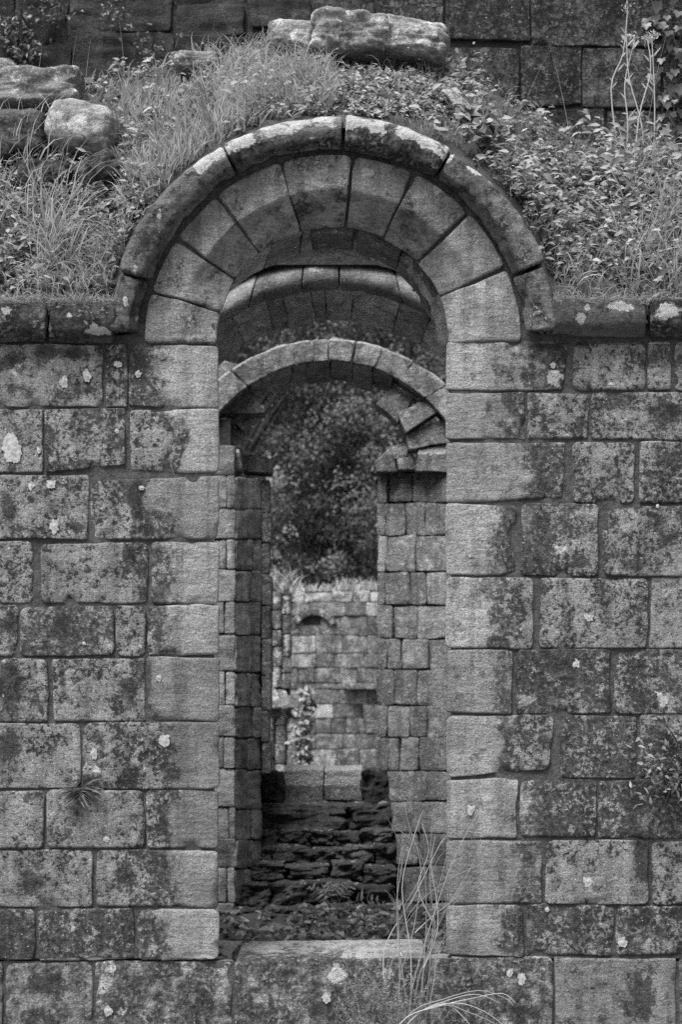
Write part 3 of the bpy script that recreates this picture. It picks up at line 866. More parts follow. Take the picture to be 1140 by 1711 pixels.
def pick(n, x0, x1, y0, y1, keep=None):
    px, py = rng.uniform(x0, x1, n), rng.uniform(y0, y1, n)
    p, ok = on_bank(px, py)
    if keep is not None: ok &= keep(px, py)
    return p[ok], px[ok], py[ok]
def dens(px, py, sd, sc2=.012, thr=0.0):
    return fbm(np.stack([px * sc2, py * sc2, 0 * px + sd], -1), sd, 3) > thr
outside_hood = lambda px, py: (np.hypot(px - CX, py - CY) > 381) | (py > 560)
# grass: thick everywhere, longer at the left and along the wall tops
gr = Veg()
def grass(n, x0, x1, y0, y1, l0, l1, wid, sh, droop, keep=None, seg=4, lean0=(0, -.6)):
    kp = (lambda a, b: outside_hood(a, b) & keep(a, b)) if keep else outside_hood
    p, px, py = pick(n, x0, x1, y0, y1, kp)
    m = len(p)
    tuft = fbm(np.stack([px * .03, py * .03, 0 * px], -1), 77, 2)
    a = tuft * 5 + rng.normal(0, .8, m)
    lean = np.stack([np.sin(a) + lean0[0], lean0[1] * np.abs(np.cos(a)) - .1, np.zeros(m)], 1)
    up = np.stack([rng.normal(0, .3, m), rng.normal(-.25, .25, m), np.ones(m)], 1)
    blades(gr, p, up, lean, rng.uniform(l0, l1, m), wid * rng.uniform(.6, 1.3, m), np.clip(sh + .18 * tuft + rng.normal(0, .2, m), 0, 1), np.full(m, droop) * rng.uniform(.5, 1.4, m), seg)
grass(7000, -80, 540, 90, 520, .04, .11, .008, .5, .9, lambda a, b: dens(a, b, 55, .03, -.12))
grass(2600, 500, 820, 90, 240, .02, .06, .006, .55, .8)
grass(3000, 700, 1230, 120, 520, .05, .12, .006, .45, .8, lambda a, b: dens(a, b, 56, .03, -.1))
grass(700, -60, 260, 330, 520, .08, .20, .009, .65, 1.5)
grass(800, -60, 560, 90, 520, .04, .14, .014, .5, 1.4, None, 4, (.3, -.8))
grass(900, -60, 1200, 90, 520, .05, .16, .005, .95, 1.8, None, 4, (.2, -.9))
grass(1500, 60, 240, 400, 512, .10, .24, .006, .65, 1.2)
grass(3000, 200, 440, 170, 330, .07, .17, .011, .62, .6)
grass(1500, 330, 560, 90, 190, .08, .2, .007, .65, .8)
grass(900, 880, 1220, 380, 512, .08, .22, .008, .62, 1.5)
grass(350, 1040, 1200, 280, 500, .2, .4, .009, .65, .9)
grass(120, 60, 130, 340, 480, .2, .42, .009, .75, .9, lean0=(.8, -.6))
grass(130, -30, 110, 230, 420, .2, .4, .009, .75, .9, lean0=(.6, -.6))
for a_, b_ in ((-560, -70), (1210, 1700)):
    grass(2500, a_, b_, 150, 520, .05, .16, .008, .5, .9)
# tufts hanging over the string course
for x0, x1, n in ((-60, 190, 900), (925, 1200, 900)):
    px = rng.uniform(x0, x1, n); p = P(px, rng.uniform(500, 512, n), rng.uniform(-.09, .0, n))
    blades(gr, p, np.stack([rng.normal(0, .6, n), rng.normal(-.7, .3, n), rng.uniform(.1, 1, n)], 1), np.stack([rng.normal(0, 1, n), -np.ones(n), np.zeros(n)], 1),
           rng.uniform(.03, .10, n), rng.uniform(.002, .0045, n), np.clip(rng.normal(.55, .2, n), 0, 1), rng.uniform(.6, 1.5, n), 4)
# tall seeding stems
for x, y0, y1, b in ((22, 190, 18, 3), (63, 200, 75, 2), (117, 230, 42, -12), (121, 170, 45, 8), (205, 130, 16, -4), (440, 100, 2, -3), (436, 90, 10, 4), (290, 110, 55, 10), (355, 90, 10, 6), (380, 100, 0, -20), (1015, 200, 60, -40),
                    (935, 250, 70, -25), (905, 160, 70, 30), (143, 190, 70, 4), (1100, 240, 30, 25), (905, 270, 170, -70), (960, 330, 190, 20)):
    p, ok = on_bank(np.array([x - b]), np.array([y0 + 20.]))
    n = 1
    L = np.array([(y0 - y1 + 15) * K * 1.2])
    blades(gr, p, np.array([[b / max(1, (y0 - y1)) * 1.2, -.05, 1.0]]), np.array([[b * .3 + .2, 0, .0]]), L, np.array([.0055]), np.array([.7]), np.array([.06]), 6)
o = link('grass', gr.mesh('grass'), M_grass); o['kind'] = 'stuff'

wd = Veg()
def weeds(n, x0, x1, y0, y1, h0, h1, nl, ll, lw, sh, keep=None, spread=.5):
    kp = (lambda a, b: outside_hood(a, b) & keep(a, b)) if keep else outside_hood
    p, px, py = pick(n, x0, x1, y0, y1, kp); m = len(p)
    sprigs(wd, p, rng.uniform(h0, h1, m), nl, np.full(m, ll), np.full(m, lw), np.clip(sh + rng.normal(0, .12, m), 0, 1), spread)
weeds(1500, -60, 560, 90, 360, .04, .13, 7, .036, .02, .55, lambda a, b: dens(a, b, 3, .018, -.05))
weeds(420, 50, 240, 300, 440, .04, .12, 7, .036, .028, .42)
weeds(300, 290, 470, 30, 170, .06, .16, 7, .03, .015, .6, lambda a, b: dens(a, b, 9, .02))
weeds(700, 520, 760, 110, 200, .01, .05, 6, .03, .02, .55)
weeds(1500, 730, 1230, 110, 400, .05, .19, 8, .046, .022, .52, lambda a, b: dens(a, b, 61, .03, -.12))
weeds(420, 760, 1180, 110, 330, .07, .18, 6, .07, .05, .35, lambda a, b: dens(a, b, 21, .015))
weeds(700, 820, 1180, 270, 460, .08, .2, 8, .042, .02, .6)
weeds(260, 1000, 1230, 180, 340, .12, .28, 9, .06, .028, .6)
# flowers and seed heads: small pale specks among the leaves
weeds(350, -60, 260, 250, 500, .05, .16, 9, .05, .016, .6)
weeds(500, -560, -60, 150, 500, .05, .14, 7, .042, .022, .5)
weeds(500, 1210, 1700, 200, 500, .05, .14, 7, .042, .022, .5)
weeds(700, -60, 300, 300, 500, .04, .12, 7, .04, .028, .5, lambda a, b: dens(a, b, 41, .02))
weeds(500, 200, 540, 90, 260, .05, .12, 7, .045, .02, .6, lambda a, b: dens(a, b, 43, .02))
weeds(500, 860, 1200, 330, 505, .05, .14, 7, .045, .024, .5, lambda a, b: dens(a, b, 45, .02))
p, px, py = pick(700, -40, 1200, 80, 480, lambda a, b: outside_hood(a, b) & dens(a, b, 31, .02, .05)); m = len(p)
p = p + np.stack([rng.normal(0, .02, m), -rng.uniform(.03, .12, m), rng.uniform(.03, .15, m)], 1)
leaves(wd, p, rng.normal(0, 1, (m, 3)), rng.normal(0, 1, (m, 3)) + np.array([0, -1, .5]), np.full(m, .011), np.full(m, .011), np.full(m, 1.4))
o = link('weeds', wd.mesh('weeds'), M_weed); o['kind'] = 'stuff'

# ---- loose stones on the bank
boulder_attr = lambda px, py, sd: {'lich': .5 + 0 * px, 'stain_shade': -.15 + 0 * px, 'pale': .30 + gsum([(690,70,50,30,.3),(565,65,40,20,.3),(130,205,22,20,.6),(505,60,12,14,.4),(330,112,30,12,.4)], px, py)}
dboulder_attr = lambda px, py, sd: {'lich': .3 + 0 * px, 'stain_shade': .2 + 0 * px, 'pale': gsum([(125,205,18,22,.9),(190,225,14,14,.5)], px, py)}
def loose(px, py, w_, h_, dep, mat, sd, rot, attr, label, pw=5.0, amp=.14, sink=0.0, n=26):
    p, ok = on_bank(np.array([px * 1.0]), np.array([py + h_ * .5]))
    y = float(p[0, 1]) + dep * .12
    rock_obj(px, py, y, w_, h_, dep, mat, sd, rot, None, 'loose_stone', attr, pw, amp, n, (label, 'stone', 'loose stones on the bank'))
loose(588, 80, 130, 66, .5, M_rock, 41, .02, boulder_attr, 'pale lichened boulder on the crest of the bank, left half of the pair', 9, .2)
loose(683, 87, 128, 56, .5, M_rock, 47, .14, boulder_attr, 'pale lichened boulder on the crest sloping down towards the ashlar wall', 9, .18)
loose(490, 72, 84, 54, .3, M_rock, 43, .1, boulder_attr, 'small mossy stone in the grass beside the crest boulder', 4, .16)
loose(332, 114, 78, 28, .3, M_rock, 44, .03, boulder_attr, 'flat pale stone half buried in grass on the bank', 5, .12)
loose(74, 164, 136, 58, .45, M_rock, 45, -.03, boulder_attr, 'flat topped pale slab on top of the loose stone pile', 10, .16)
loose(36, 236, 100, 70, .4, M_tall, 46, .03, dboulder_attr, 'dark square stone under the flat topped slab', 7, .10)
loose(143, 226, 118, 86, .4, M_rock, 48, .22, dboulder_attr, 'rounded stone with a white lichen patch leaning on the dark square stone', 4, .14)
loose(168, 296, 84, 56, .35, M_tall, 49, -.5, dboulder_attr, 'dark wedge shaped stone below the rounded lichen stone', 4, .14)
loose(80, 300, 90, 44, .3, M_tall, 50, .05, dboulder_attr, 'low dark stone half hidden by weeds under the pile', 5, .12)
loose(4, 132, 60, 44, .3, M_rock, 51, .0, boulder_attr, 'pale stone at the left edge above the flat slab', 5, .12)
loose(762, 178, 62, 20, .2, M_rock, 52, .72, dboulder_attr, 'thin slanting stone among leaves above the hood mould', 6, .12)
loose(8, 262, 40, 40, .3, M_tall, 53, .0, dboulder_attr, 'small dark stone at the foot of the pile beside long grass', 5, .12)

# ------------------------------------------------------------------ stems as tubes
def tube(pts, r0, r1, k=5):
    pts = np.asarray(pts, float)
    # smooth the polyline
    t = np.linspace(0, len(pts) - 1, (len(pts) - 1) * 4 + 1)
    i = np.clip(t.astype(int), 0, len(pts) - 2); f = (t - i)[:, None]
    pm = pts[np.clip(i - 1, 0, None)]; p0 = pts[i]; p1 = pts[i + 1]; p2 = pts[np.clip(i + 2, None, len(pts) - 1)]
    q = .5 * (2 * p0 + (p1 - pm) * f + (2 * pm - 5 * p0 + 4 * p1 - p2) * f ** 2 + (3 * p0 - pm - 3 * p1 + p2) * f ** 3)
    tg = norm(np.gradient(q, axis=0))
    a = norm(np.cross(tg, np.array([.13, .97, .21]))); b = np.cross(tg, a)
    r = np.linspace(r0, r1, len(q))[:, None, None]
    an = np.linspace(0, 2 * np.pi, k, endpoint=False)
    v = q[:, None] + r * (np.cos(an)[None, :, None] * a[:, None] + np.sin(an)[None, :, None] * b[:, None])
    n = len(q); F = []
    for i in range(n - 1):
        for j in range(k):
            F.append([i * k + j, i * k + (j + 1) % k, (i + 1) * k + (j + 1) % k, (i + 1) * k + j])
    return v.reshape(-1, 3), np.array(F)
def stem(parent, pp, ys, mat, r0=.004, r1=.0015, name='stem', shade=.6):
    y = np.interp(np.linspace(0, 1, len(pp)), np.linspace(0, 1, len(ys)), ys)
    v, f = tube([P(a, b, c) for (a, b), c in zip(pp, y)], r0, r1)
    return centred(name, v, f, mat, parent, {'shade': np.full(len(v), shade)})

# dry plant rooted in front of the sill
dp = thing('dry_plant', 'tall bleached leafless stems rising past the right of the sill', 'plant', loc=tuple(P(700, 1748, -.2)))
DST = [[(682,1740),(690,1640),(718,1540),(752,1440),(790,1375),(812,1345)], [(700,1740),(705,1650),(712,1520),(698,1420),(662,1380)], [(705,1740),(718,1620),(730,1500),(745,1420),(738,1372)],
       [(690,1740),(700,1640),(722,1560),(720,1470),(722,1375)], [(688,1740),(676,1640),(668,1520),(672,1430),(668,1375),(658,1378)], [(700,1745),(715,1610),(745,1520),(790,1440),(806,1402)],
       [(680,1745),(690,1600),(676,1480),(690,1400),(706,1352)], [(660,1745),(648,1660),(655,1590),(690,1520),(742,1470),(806,1440)], [(672,1745),(668,1640),(690,1560),(700,1450),(690,1380),(674,1342)],
       [(700,1745),(726,1660),(735,1590),(752,1545),(742,1470)], [(655,1745),(640,1620),(652,1560),(690,1500),(728,1420),(748,1395)], [(668,1745),(664,1650),(672,1560),(664,1470),(676,1400)],
       [(690,1560),(720,1530),(760,1500),(790,1452)], [(718,1540),(700,1480),(712,1420),(704,1372)], [(705,1620),(730,1560),(728,1500),(716,1450),(724,1400)], [(676,1600),(664,1570),(664,1520),(650,1500)]]
for i, q in enumerate(DST):
    q = [(a + rng.uniform(-5, 5), b + rng.uniform(-6, 6)) for a, b in q]
    stem(dp, q, [-.2, -.10 - .1 * rng.random(), -.05 - .2 * rng.random()], M_dry, .0030, .0009, shade=rng.uniform(.0, .6))
    for k in range(2):
        i0 = int(rng.integers(max(1, len(q) // 2), len(q))); a0 = q[i0 - 1]; t_ = rng.uniform(.2, .8); b0 = (a0[0] * (1 - t_) + q[i0][0] * t_, a0[1] * (1 - t_) + q[i0][1] * t_)
        dx_ = rng.uniform(-38, 46)
        stem(dp, [b0, (b0[0] + dx_ * .35, b0[1] - rng.uniform(14, 30)), (b0[0] + dx_, b0[1] - rng.uniform(30, 64))], [-.12, -.15, -.2], M_dry, .0018, .0007, shade=rng.uniform(0, .5))
bd = thing('bent_stalks', 'bundle of pale bent dry stalks arching in front of the wall foot', 'plant', loc=tuple(P(660, 1748, -.35)))
for q in ([(640,1748),(680,1700),(730,1682),(790,1668),(840,1660),(862,1676)], [(645,1748),(690,1690),(740,1670),(800,1655),(845,1668),(858,1680)], [(660,1748),(700,1698),(735,1676),(780,1690),(830,1712),(856,1740)],
          [(655,1748),(700,1692),(760,1676),(810,1690),(850,1720)], [(720,1686),(750,1680),(775,1700),(800,1730)], [(650,1748),(700,1694),(760,1668),(800,1662),(836,1676)]):
    stem(bd, q, [-.3, -.38, -.42], M_dry, .0030, .0010, shade=rng.uniform(.1, .7))
# feathery green growth at their foot
fe = Veg()
nfr = 60
for i in range(nfr):
    x = rng.uniform(575, 720); y0 = rng.uniform(1690, 1760); h = rng.uniform(40, 110)
    tx = x + rng.uniform(-45, 35)
    base = P(x, y0, -.16 - .14 * rng.random()); tip = P(tx, y0 - h, -.14 - .18 * rng.random())
    k = 30
    t = np.linspace(.1, 1, k)[:, None]
    mid = base + (tip - base) * t + np.array([0, 0, .03]) * np.sin(t * np.pi)
    d = norm(tip - base)
    for sgn in (-1, 1):
        ld = d * .9 + np.array([sgn, -.1, 0]) * .7 + rng.normal(0, .45, (k, 3))
        leaves(fe, mid, ld, np.tile([0, -1, .4], (k, 1)) + rng.normal(0, .2, (k, 3)), .028 * (1.15 - t[:, 0]) * rng.uniform(.5, 1.2, k), np.full(k, .0034), np.clip(rng.normal(.45, .25, k), 0, 1))
    blades(fe, base[None], d[None], np.array([[.1, -.1, 0]]), np.array([np.linalg.norm(tip - base)]), np.array([.003]), np.array([.4]), np.array([.05]), 3)
fp = thing('feathery_plant', 'feathery green plant growing against the sill stone at the foot of the dry stems', 'plant', me=fe.mesh('feathery_plant'), mat=M_shade)

# small wall fern in a joint on the left
wf = thing('wall_fern', 'small dark tuft of strap leaves growing from a joint in the left wall', 'fern', loc=tuple(P(135, 1322, -.01)))
for i in range(80):
    a = rng.uniform(0, math.pi * 2) if i % 3 == 0 else rng.uniform(math.pi * .9, math.pi * 2.1)
    L = rng.uniform(.07, .135)
    vg = Veg()
    d0 = np.array([[math.cos(a) * .9, -rng.uniform(.3, .9), math.sin(a) * .8 + .15]])
    blades(vg, P(135 + rng.uniform(-8, 8), 1322 + rng.uniform(-6, 6), -.006)[None], d0, np.array([[math.cos(a) * .6, -.15, 0]]), np.array([L]), np.array([rng.uniform(.011, .017)]), np.array([rng.uniform(.1, .9)]), np.array([rng.uniform(.4, 1.1)]), 5)
    centred('frond', vg.V[0], vg.F4[0], M_shade, wf, {'shade': vg.A[0]})
# shrub at the right edge
sh = Veg(); hub = P(1160, 1290, -.01)
ws = thing('wall_shrub', 'bushy small leaved shrub growing out of the wall at the right edge', 'shrub', loc=tuple(hub))
for i in range(46):
    ex, ey = rng.uniform(1040, 1180), rng.uniform(1190, 1375)
    if (ex - 1150) ** 2 / 110 ** 2 + (ey - 1285) ** 2 / 95 ** 2 > 1: continue
    yy = -rng.uniform(.03, .22)
    v, f = tube([hub, P((1150 + ex) / 2, (1280 + ey) / 2 - 12, yy * .7), P(ex, ey, yy)], .004, .0012, 4)
    if i < 30: centred('twig', v, f, M_bark, ws)
    k = 13
    t = rng.uniform(.35, 1.05, k)[:, None]
    q = hub + (P(ex, ey, yy) - hub) * t + np.array([0, 0, .04]) * np.sin(t * np.pi) + rng.normal(0, .014, (k, 3))
    ld = rng.normal(0, 1, (k, 3)) + np.array([-.3, -.5, .1])
    leaves(sh, q, ld, rng.normal(0, .4, (k, 3)) + np.array([0, -.7, .8]), rng.uniform(.02, .04, k), rng.uniform(.011, .02, k), np.clip(rng.normal(.45, .22, k), 0, 1))
centred('foliage', np.concatenate(sh.V), np.concatenate(sh.F4), M_shade, ws, {'shade': np.concatenate(sh.A)})

# ivy on the tall wall, top right
iv = thing('ivy', 'trailing ivy with lobed leaves climbing the ashlar wall at top right', 'ivy', loc=tuple(P(1120, 260, TY - .03)))
def ivy_mesh():
    out = [(0, 0), (.30, -.16), (.62, -.06), (.50, .18), (.66, .44), (.34, .46), (.22, .72), (0, 1.05), (-.22, .72), (-.34, .46), (-.66, .44), (-.50, .18), (-.62, -.06), (-.30, -.16)]
    V = [(0, .35, .05)] + [(x, y, -.10 * (abs(x) + .4 * y * y)) for x, y in out]
    F = [[0, 1 + i, 1 + (i + 1) % 14] for i in range(14)]
    return new_mesh('leaf', np.array(V), F, {'shade': np.random.default_rng(len(bpy.data.meshes)).uniform(.2, .9) + np.zeros(15)})
IM = [ivy_mesh() for _ in range(5)]
for me in IM: me.materials.append(M_ivy)
hubv = np.array(iv.location)
ivy_pts = []
for path in ([(1082,-20),(1095,20),(1088,60)], [(1130,-20),(1110,60),(1100,120),(1095,190),(1110,230)], [(1150,0),(1135,80),(1125,150),(1130,215),(1120,262)], [(1160,40),(1150,140),(1145,240)], [(1125,60),(1140,110),(1120,180)]):
    q = np.array(path, float); t = np.linspace(0, len(q) - 1, 17)
    x = np.interp(t, range(len(q)), q[:, 0]); y = np.interp(t, range(len(q)), q[:, 1])
    v, f = tube([P(a, b, TY - .02) for a, b in q], .006, .003, 5); centred('vine', v, f, M_bark, iv)
    ivy_pts += [(a + rng.uniform(-12, 12), b + rng.uniform(-9, 9)) for a, b in zip(x, y)]
for a, b in ivy_pts:
    lf = link('leaf', IM[int(rng.integers(5))], None, iv)
    lf.location = tuple(P(a, b, TY - rng.uniform(.03, .09)) - hubv)
    sc3 = rng.uniform(.035, .062); lf.scale = (sc3, sc3, sc3)
    lf.rotation_euler = (math.radians(rng.uniform(70, 118)), rng.uniform(-.4, .4) , 0)
    lf.rotation_euler = (math.radians(-90 + rng.uniform(-35, 20)), 0, rng.uniform(-.6, .6)) if rng.random() < .8 else (math.radians(-120), .3, rng.uniform(-1, 1))

mv = Veg(); k = 700
cxs = rng.choice([15, 40, 85, 190, 250], k, p=[.3, .3, .18, .12, .1]); cys = np.interp(cxs, [15, 40, 85, 190, 250], [50, 88, 12, 30, 76])
px = cxs + rng.normal(0, 17, k); py = cys + rng.normal(0, 15, k)
leaves(mv, P(px, py, TY - .02 - .12 * rng.random(k)), rng.normal(0, 1, (k, 3)) + np.array([0, -.5, -.2]), rng.normal(0, .4, (k, 3)) + np.array([0, -.7, .7]), rng.uniform(.02, .05, k), rng.uniform(.012, .03, k), np.clip(rng.normal(.4, .3, k), 0, 1))
o = link('wall_undergrowth', mv.mesh('wall_undergrowth'), M_ivy); o['kind'] = 'stuff'
# tall flowering weeds at right
for j, (x0, y0, pts_) in enumerate(((1045, 290, [(1050, 210), (1045, 140), (1062, 66)]), (1058, 300, [(1068, 200), (1088, 120), (1082, 62)]), (1092, 290, [(1095, 180), (1090, 60)]), (1076, 300, [(1075, 220), (1052, 130), (1048, 62)]), (1038, 250, [(1022, 150), (1042, 90), (1050, 12)]))):
    p, ok = on_bank(np.array([x0 * 1.]), np.array([y0 * 1.])); yb = float(p[0, 1])
    lab = ['knotted seeding weed stem, leftmost of the four below the ivy', 'leaning seeding weed stem with a clustered top left of the ivy', 'straight seeding weed stem closest to the ivy', 'weed stem bending left towards the ashlar joint', 'tallest weed stem with white flowers near the top edge'][j]
    wt = thing('seeding_weed', lab, 'weed', 'tall weeds beside the ivy', loc=tuple(P(x0, y0, yb)))
    pp = [(x0, y0 + 30)] + pts_
    stem(wt, pp, [yb + .02, yb + .05, yb + .1], M_grass, .005, .0025, shade=.75)
    hv = Veg()
    for k in range(9):
        i = 1 + int(rng.integers(len(pts_))); t = rng.random()
        a = np.array(pp[i - 1]) * (1 - t) + np.array(pp[i]) * t
        c = P(a[0], a[1], yb + .06)
        leaves(hv, c[None], np.array([[rng.choice([-1, 1]) * .6, -.3, .8]]), np.array([[0, -1, .3]]), np.array([rng.uniform(.03, .07)]), np.array([.010]), np.array([rng.uniform(.4, .9)]))
    e = P(pp[-1][0], pp[-1][1], yb + .1)
    k = 26
    leaves(hv, e + rng.normal(0, .016, (k, 3)), rng.normal(0, 1, (k, 3)) + np.array([0, 0, .6]), rng.normal(0, 1, (k, 3)), np.full(k, .018), np.full(k, .010), np.clip(rng.normal(.8, .2, k), 0, 1.5))
    centred('seed_leaves', np.concatenate(hv.V), np.concatenate(hv.F4), M_grass, wt, {'shade': np.concatenate(hv.A)}, kind='stuff')

# ------------------------------------------------------------------ undergrowth in the room
ug = Veg()
n = 460
px = rng.uniform(372, 760, n); top = np.interp(px, [372, 440, 500, 560, 620, 680, 760], [1545, 1560, 1520, 1490, 1510, 1500, 1520]); py = rng.uniform(0, 1, n)
Yr = 3.0 + 3.4 * (1 - py)
hmax = EYE + (1100 - (top + (1600 - top) * py)) * K * (D + Yr) / D
gz = -.45
H = np.clip(hmax - gz, .05, .7) * np.clip(.75 + .9 * fbm(np.stack([px * .02, Yr * 1.2, 0 * px], -1), 91, 2), .3, 1.15)
base = np.stack([(px - 570) * (D + Yr) / D * K, Yr, np.full(n, gz)], 1)
sprigs(ug, base, H, 14, rng.uniform(.04, .085, n), rng.uniform(.025, .05, n), np.clip(rng.normal(.26, .4, n), 0, 1.4), .6)
o = link('undergrowth', ug.mesh('undergrowth'), M_weed); o['kind'] = 'stuff'
def frond_plant(px, py, y, label, nfr, L0):
    t0 = thing('leafy_plant', label, 'plant', 'plants at the foot of the rubble', loc=tuple(P(px, py + 60, y)))
    for i in range(nfr):
        vg = Veg(); a = math.pi * (.05 + .9 * i / (nfr - 1)) + rng.uniform(-.35, .35); L = L0 * rng.uniform(.6, 1.15); base = P(px + rng.uniform(-8, 8), py + 55, y + rng.uniform(-.15, .1))
        tip = base + np.array([math.cos(a) * .85, -.12, .45 + math.sin(a) * .65]) * L
        k = 6; t = np.linspace(.4, 1, k)[:, None]
        mid = base + (tip - base) * t + np.array([0, 0, -.25]) * L * t ** 3 + rng.normal(0, .006, (k, 3))
        d = norm(tip - base)
        for sgn in (-1, 1):
            sd_ = norm(np.cross(d, [0, 1, 0])) * sgn
            leaves(vg, mid, d * .5 + sd_ + np.zeros((k, 3)), np.tile([0, -.6, 1.], (k, 1)) + rng.normal(0, .35, (k, 3)), L * .34 * (1.25 - t[:, 0]) * rng.uniform(.6, 1.2, k), np.full(k, L * .055), np.full(k, .8) + rng.normal(0, .1, k))
        blades(vg, base[None], d[None], np.array([[.02, -.1, 0]]), np.array([L * .9]), np.array([.006]), np.array([.5]), np.array([.02]), 3)
        centred('frond', np.concatenate(vg.V), np.concatenate(vg.F4), M_weed, t0, {'shade': np.concatenate(vg.A)})
frond_plant(566, 1462, 5.8, 'leafy fern like plant catching light in front of the rubble', 5, .40)
frond_plant(545, 1440, 6.3, 'small leafy sprig on the dark rubble just above the fern', 4, .14)
frond_plant(512, 1474, 6.0, 'dim feathery plant left of the bright fern on the rubble', 4, .20)

# ------------------------------------------------------------------ FAR WALL, PIER
FY = 18.0
far = thing('far_wall', 'distant coursed stone wall with a ragged pale top seen through the window', 'wall')
far_attr = lambda px, py, sd: {'lich': .45 + .2 * np.random.default_rng(sd).uniform(-1, 1) + 0 * px, 'stain_shade': .08 + gsum([(515,1110,30,60,.35),(600,1120,50,40,.2),(520,1035,20,10,.5)], px, py), 'pale': .55 * (py < 1006) + gsum([(600,1030,40,30,.2),(510,1070,30,30,.25)], px, py)}  # top course painted pale as if catching the light
FR = [985, 1006, 1030, 1062, 1092, 1116, 1142, 1152, 1176, 1200, 1226, 1252, 1284, 1316]
for i, (y0, y1) in enumerate(zip(FR[:-1], FR[1:])):
    x = 452 - rng.uniform(0, 30)
    while x < 668:
        w_ = rng.uniform(24, 54) if i != 6 else rng.uniform(50, 90)
        dip = 6 * math.sin((x - 480) / 150 * math.pi) if i == 0 else 0
        f, ww, hh = quad(rect(x, x + w_, y0 + dip + (rng.uniform(-3, 3) if i == 0 else 0), y1, .6), FY - (.22 if (i == 6 and x > 545) else 0))
        if i == 2 and 520 < x + w_ / 2 < 552:
            f, ww, hh = quad(rect(x, x + w_, 1045, y1, .6), FY)
        if True:
            stone(f, ww, hh, M_farw, far, res=.06, r=.015, rc=.03, amp=.012, warp=.012, skirt=.35, attr=far_attr, gap=.001)
        x += w_
for i in range(7):
    a, b = 150 - i * 18, 150 - (i + 1) * 18
    f, ww, hh = polar(a, b, 30, 42, lambda px, py, v: FY - .06 + 0 * px, 525, 1058)
    stone(f, ww * 3.5, hh * 3.5, M_farw, far, name='arch_stone', res=.05, r=.01, rc=.02, amp=.006, skirt=.2, attr=lambda px, py, sd: {'lich': .5 + 0 * px, 'stain_shade': 0 * px, 'pale': .4 + 0 * px})
zf_ = lambda py: float(P(0, py, FY)[2])
box('core', (-8, FY + .08, -.52), (8, FY + .9, zf_(990)), M_mortar, far)
PYY = 11.5
pier = thing('clustered_pier', 'ruined pier of slender shafts left of the far wall', 'pier')
pier_attr = lambda px, py, sd: {'lich': .45 + 0 * px, 'stain_shade': -.1 + 0 * px, 'pale': .42 + 0 * px}
def drum(x0, x1, y0, y1, y):
    def f(u, v):
        a = (u - .5) * math.pi * .96
        px = (x0 + x1) / 2 + (x1 - x0) / 2 * np.sin(a)
        return P(px, y0 + (y1 - y0) * v + 0 * px, y + .10 - .10 * np.cos(a))
    s = (D + y) / D * K
    stone(f, (x1 - x0) * s * 1.3, (y1 - y0) * s, M_farw, pier, name='shaft_drum', res=.03, r=.008, rc=.012, amp=.006, warp=.008, skirt=.05, attr=pier_attr)
for x0, x1, yt in ((438, 455, 985), (455, 472, 988), (471, 488, 996)):
    y = yt
    while y < 1148:
        y2 = min(1150, y + rng.uniform(26, 38)); drum(x0, x1, y, y2, PYY); y = y2 + .6
for x0, x1 in ((440, 460), (459, 480), (478, 499)):
    y = 1182
    while y < 1330:
        y2 = min(1335, y + rng.uniform(26, 44)); drum(x0, x1, y, y2, PYY - .05); y = y2 + .6
for i, (x0, x1) in enumerate(((440, 468), (462, 486), (480, 508))):
    f, ww, hh = quad([(x0, 1146 + 6 * i), (x1 - 8, 1146 + 8 * i), (x1 + 6, 1180), (x0 + 8, 1184)], lambda px, py: PYY + .05 - (py - 1146) * .006)
    stone(f, ww * 2.6, hh * 2.6, M_farw, pier, name='base_moulding', res=.03, r=.02, rc=.03, amp=.012, skirt=.2, attr=pier_attr)
box('core', (float(P(425, 0, PYY + .2)[0]), PYY + .12, -.52), (float(P(484, 0, PYY + .2)[0]), PYY + .6, float(P(0, 984, PYY + .1)[2])), M_mortar, pier)
cv = Veg(); k = 620
px = rng.normal(508, 7, k); py = rng.uniform(1150, 1290, k); px += np.where(py < 1185, 4, -4)
leaves(cv, P(px, py, PYY - .05 - .25 * rng.random(k)), rng.normal(0, 1, (k, 3)) + np.array([.2, -.6, -.2]), rng.normal(0, .4, (k, 3)) + np.array([0, -.6, .8]), np.full(k, .08), np.full(k, .055), np.clip(rng.normal(.7, .25, k), 0, 1))
thing('creeper', 'pale leafy creeper hanging down the right side of the pier', 'creeper', me=cv.mesh('creeper'), mat=M_weed)
tg = Veg()
for (x0, x1, yb, y, n, h) in ((440, 492, 992, PYY + .3, 200, .42), (480, 570, 988, FY + .3, 160, .2), (565, 660, 986, FY + .3, 260, .3)):
    px = rng.uniform(x0, x1, n); p = P(px, yb + 0 * px, y); p[:, 1] += rng.uniform(-.2, .3, n)
    blades(tg, p, np.stack([rng.normal(0, .35, n), rng.normal(0, .3, n), np.ones(n)], 1), rng.normal(0, 1, (n, 3)) * np.array([1, 1, 0]) + 1e-3, rng.uniform(.3, 1, n) * h, np.full(n, .022), np.clip(rng.normal(.7, .2, n), 0, 1.2), np.full(n, .6), 4)
o = link('wall_top_grass', tg.mesh('wall_top_grass'), M_grass); o['kind'] = 'stuff'

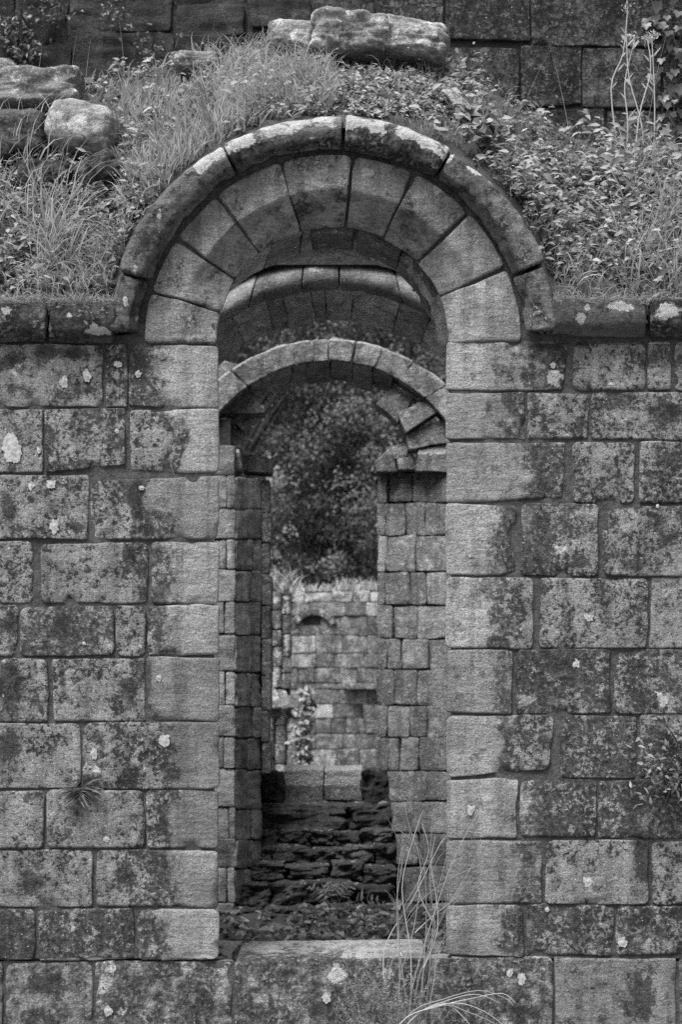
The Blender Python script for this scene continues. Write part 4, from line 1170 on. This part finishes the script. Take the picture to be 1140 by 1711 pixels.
# ------------------------------------------------------------------ TREES beyond
def leaf4(vg, base, dirn, nrm, L, W, shade):
    n = len(base); d = norm(dirn); s_ = norm(np.cross(d, nrm))
    L = L[:, None]; W = W[:, None] / 2
    v = np.stack([base, base + d * L * .45 + s_ * W, base + d * L, base + d * L * .45 - s_ * W], 1)
    vg.add(v.reshape(-1, 3), np.arange(4 * n).reshape(-1, 4), np.repeat(shade, 4))
def tree(x, y, h, rad, label, nb, sd, leafs=260, size=.085):
    g = np.random.default_rng(sd)
    t0 = thing('broadleaf_tree', label, 'tree', 'trees beyond the far wall', loc=(x, y, -.5))
    V, F, o_ = [], [], 0
    def limb(pts_, a, b):
        nonlocal o_
        v, f = tube(pts_, a, b, 7); V.append(v); F.append(f + o_); o_ += len(v)
    base = np.array([x, y, -.5])
    limb([base, base + [.1, 0, h * .3], base + [-.1, .1, h * .65], base + [0, 0, h * .92]], .34, .06)
    cz = h * .56 - .25
    C = []
    for i in range(nb):
        d = norm(g.normal(0, 1, 3)); rr = g.uniform(.55, 1.0) ** .5
        c = np.array([x, y, cz]) + d * np.array([rad, rad, h * .46]) * rr
        C.append(c)
        if i % 7 == 0:
            st = base + np.array([0, 0, np.clip((c[2] + .25) * .7, h * .2, h * .85)])
            limb([st, (st + c) / 2 + [0, 0, .2], c], .08, .02)
    centred('trunk', np.concatenate(V), np.concatenate(F), M_bark, t0)
    C = np.array(C)
    vg = Veg()
    R = g.uniform(.32, .75, nb)
    c = np.repeat(C, leafs, 0); r = np.repeat(R, leafs)
    d = norm(g.normal(0, 1, (nb * leafs, 3)) + np.array([0, -.25, .45]))
    p = c + d * (r * g.uniform(.55, 1.1, nb * leafs))[:, None] * np.array([1, 1, .8])
    m = len(p)
    nr = norm(d + g.normal(0, .32, (m, 3)))
    ld = np.cross(nr, g.normal(0, 1, (m, 3))) + d * .3
    shv = np.repeat(np.clip(g.normal(.45, .3, nb), 0, 1), leafs)
    leaf4(vg, p, ld, nr, size * g.uniform(.7, 1.4, m), size * .62 * g.uniform(.7, 1.3, m), np.clip(shv + g.normal(0, .18, m), 0, 1.2))
    centred('crown', np.concatenate(vg.V), np.concatenate(vg.F4), M_tree, t0, {'shade': np.concatenate(vg.A)})
tree(-2.6, 29.0, 12.0, 3.2, 'dense tree behind the left of the window gap', 340, 1)
tree(1.6, 28.0, 11.0, 3.0, 'dense tree with a full crown behind the right of the window gap', 330, 2)
tree(-.4, 33.5, 14.5, 3.6, 'taller tree filling the middle of the broken arch', 400, 3)
tree(-6.4, 33.0, 13.0, 3.6, 'broad tree mostly hidden behind the left of the ruin', 150, 4, 70, .18)
tree(5.8, 32.0, 13.0, 3.6, 'broad tree mostly hidden behind the right of the ruin', 150, 5, 70, .18)
tree(-2.8, 40.0, 17.0, 4.4, 'tall pale crowned tree farthest back on the left', 170, 6, 80, .2)
tree(3.0, 40.0, 17.0, 4.4, 'tall dark crowned tree farthest back on the right', 170, 7, 80, .2)
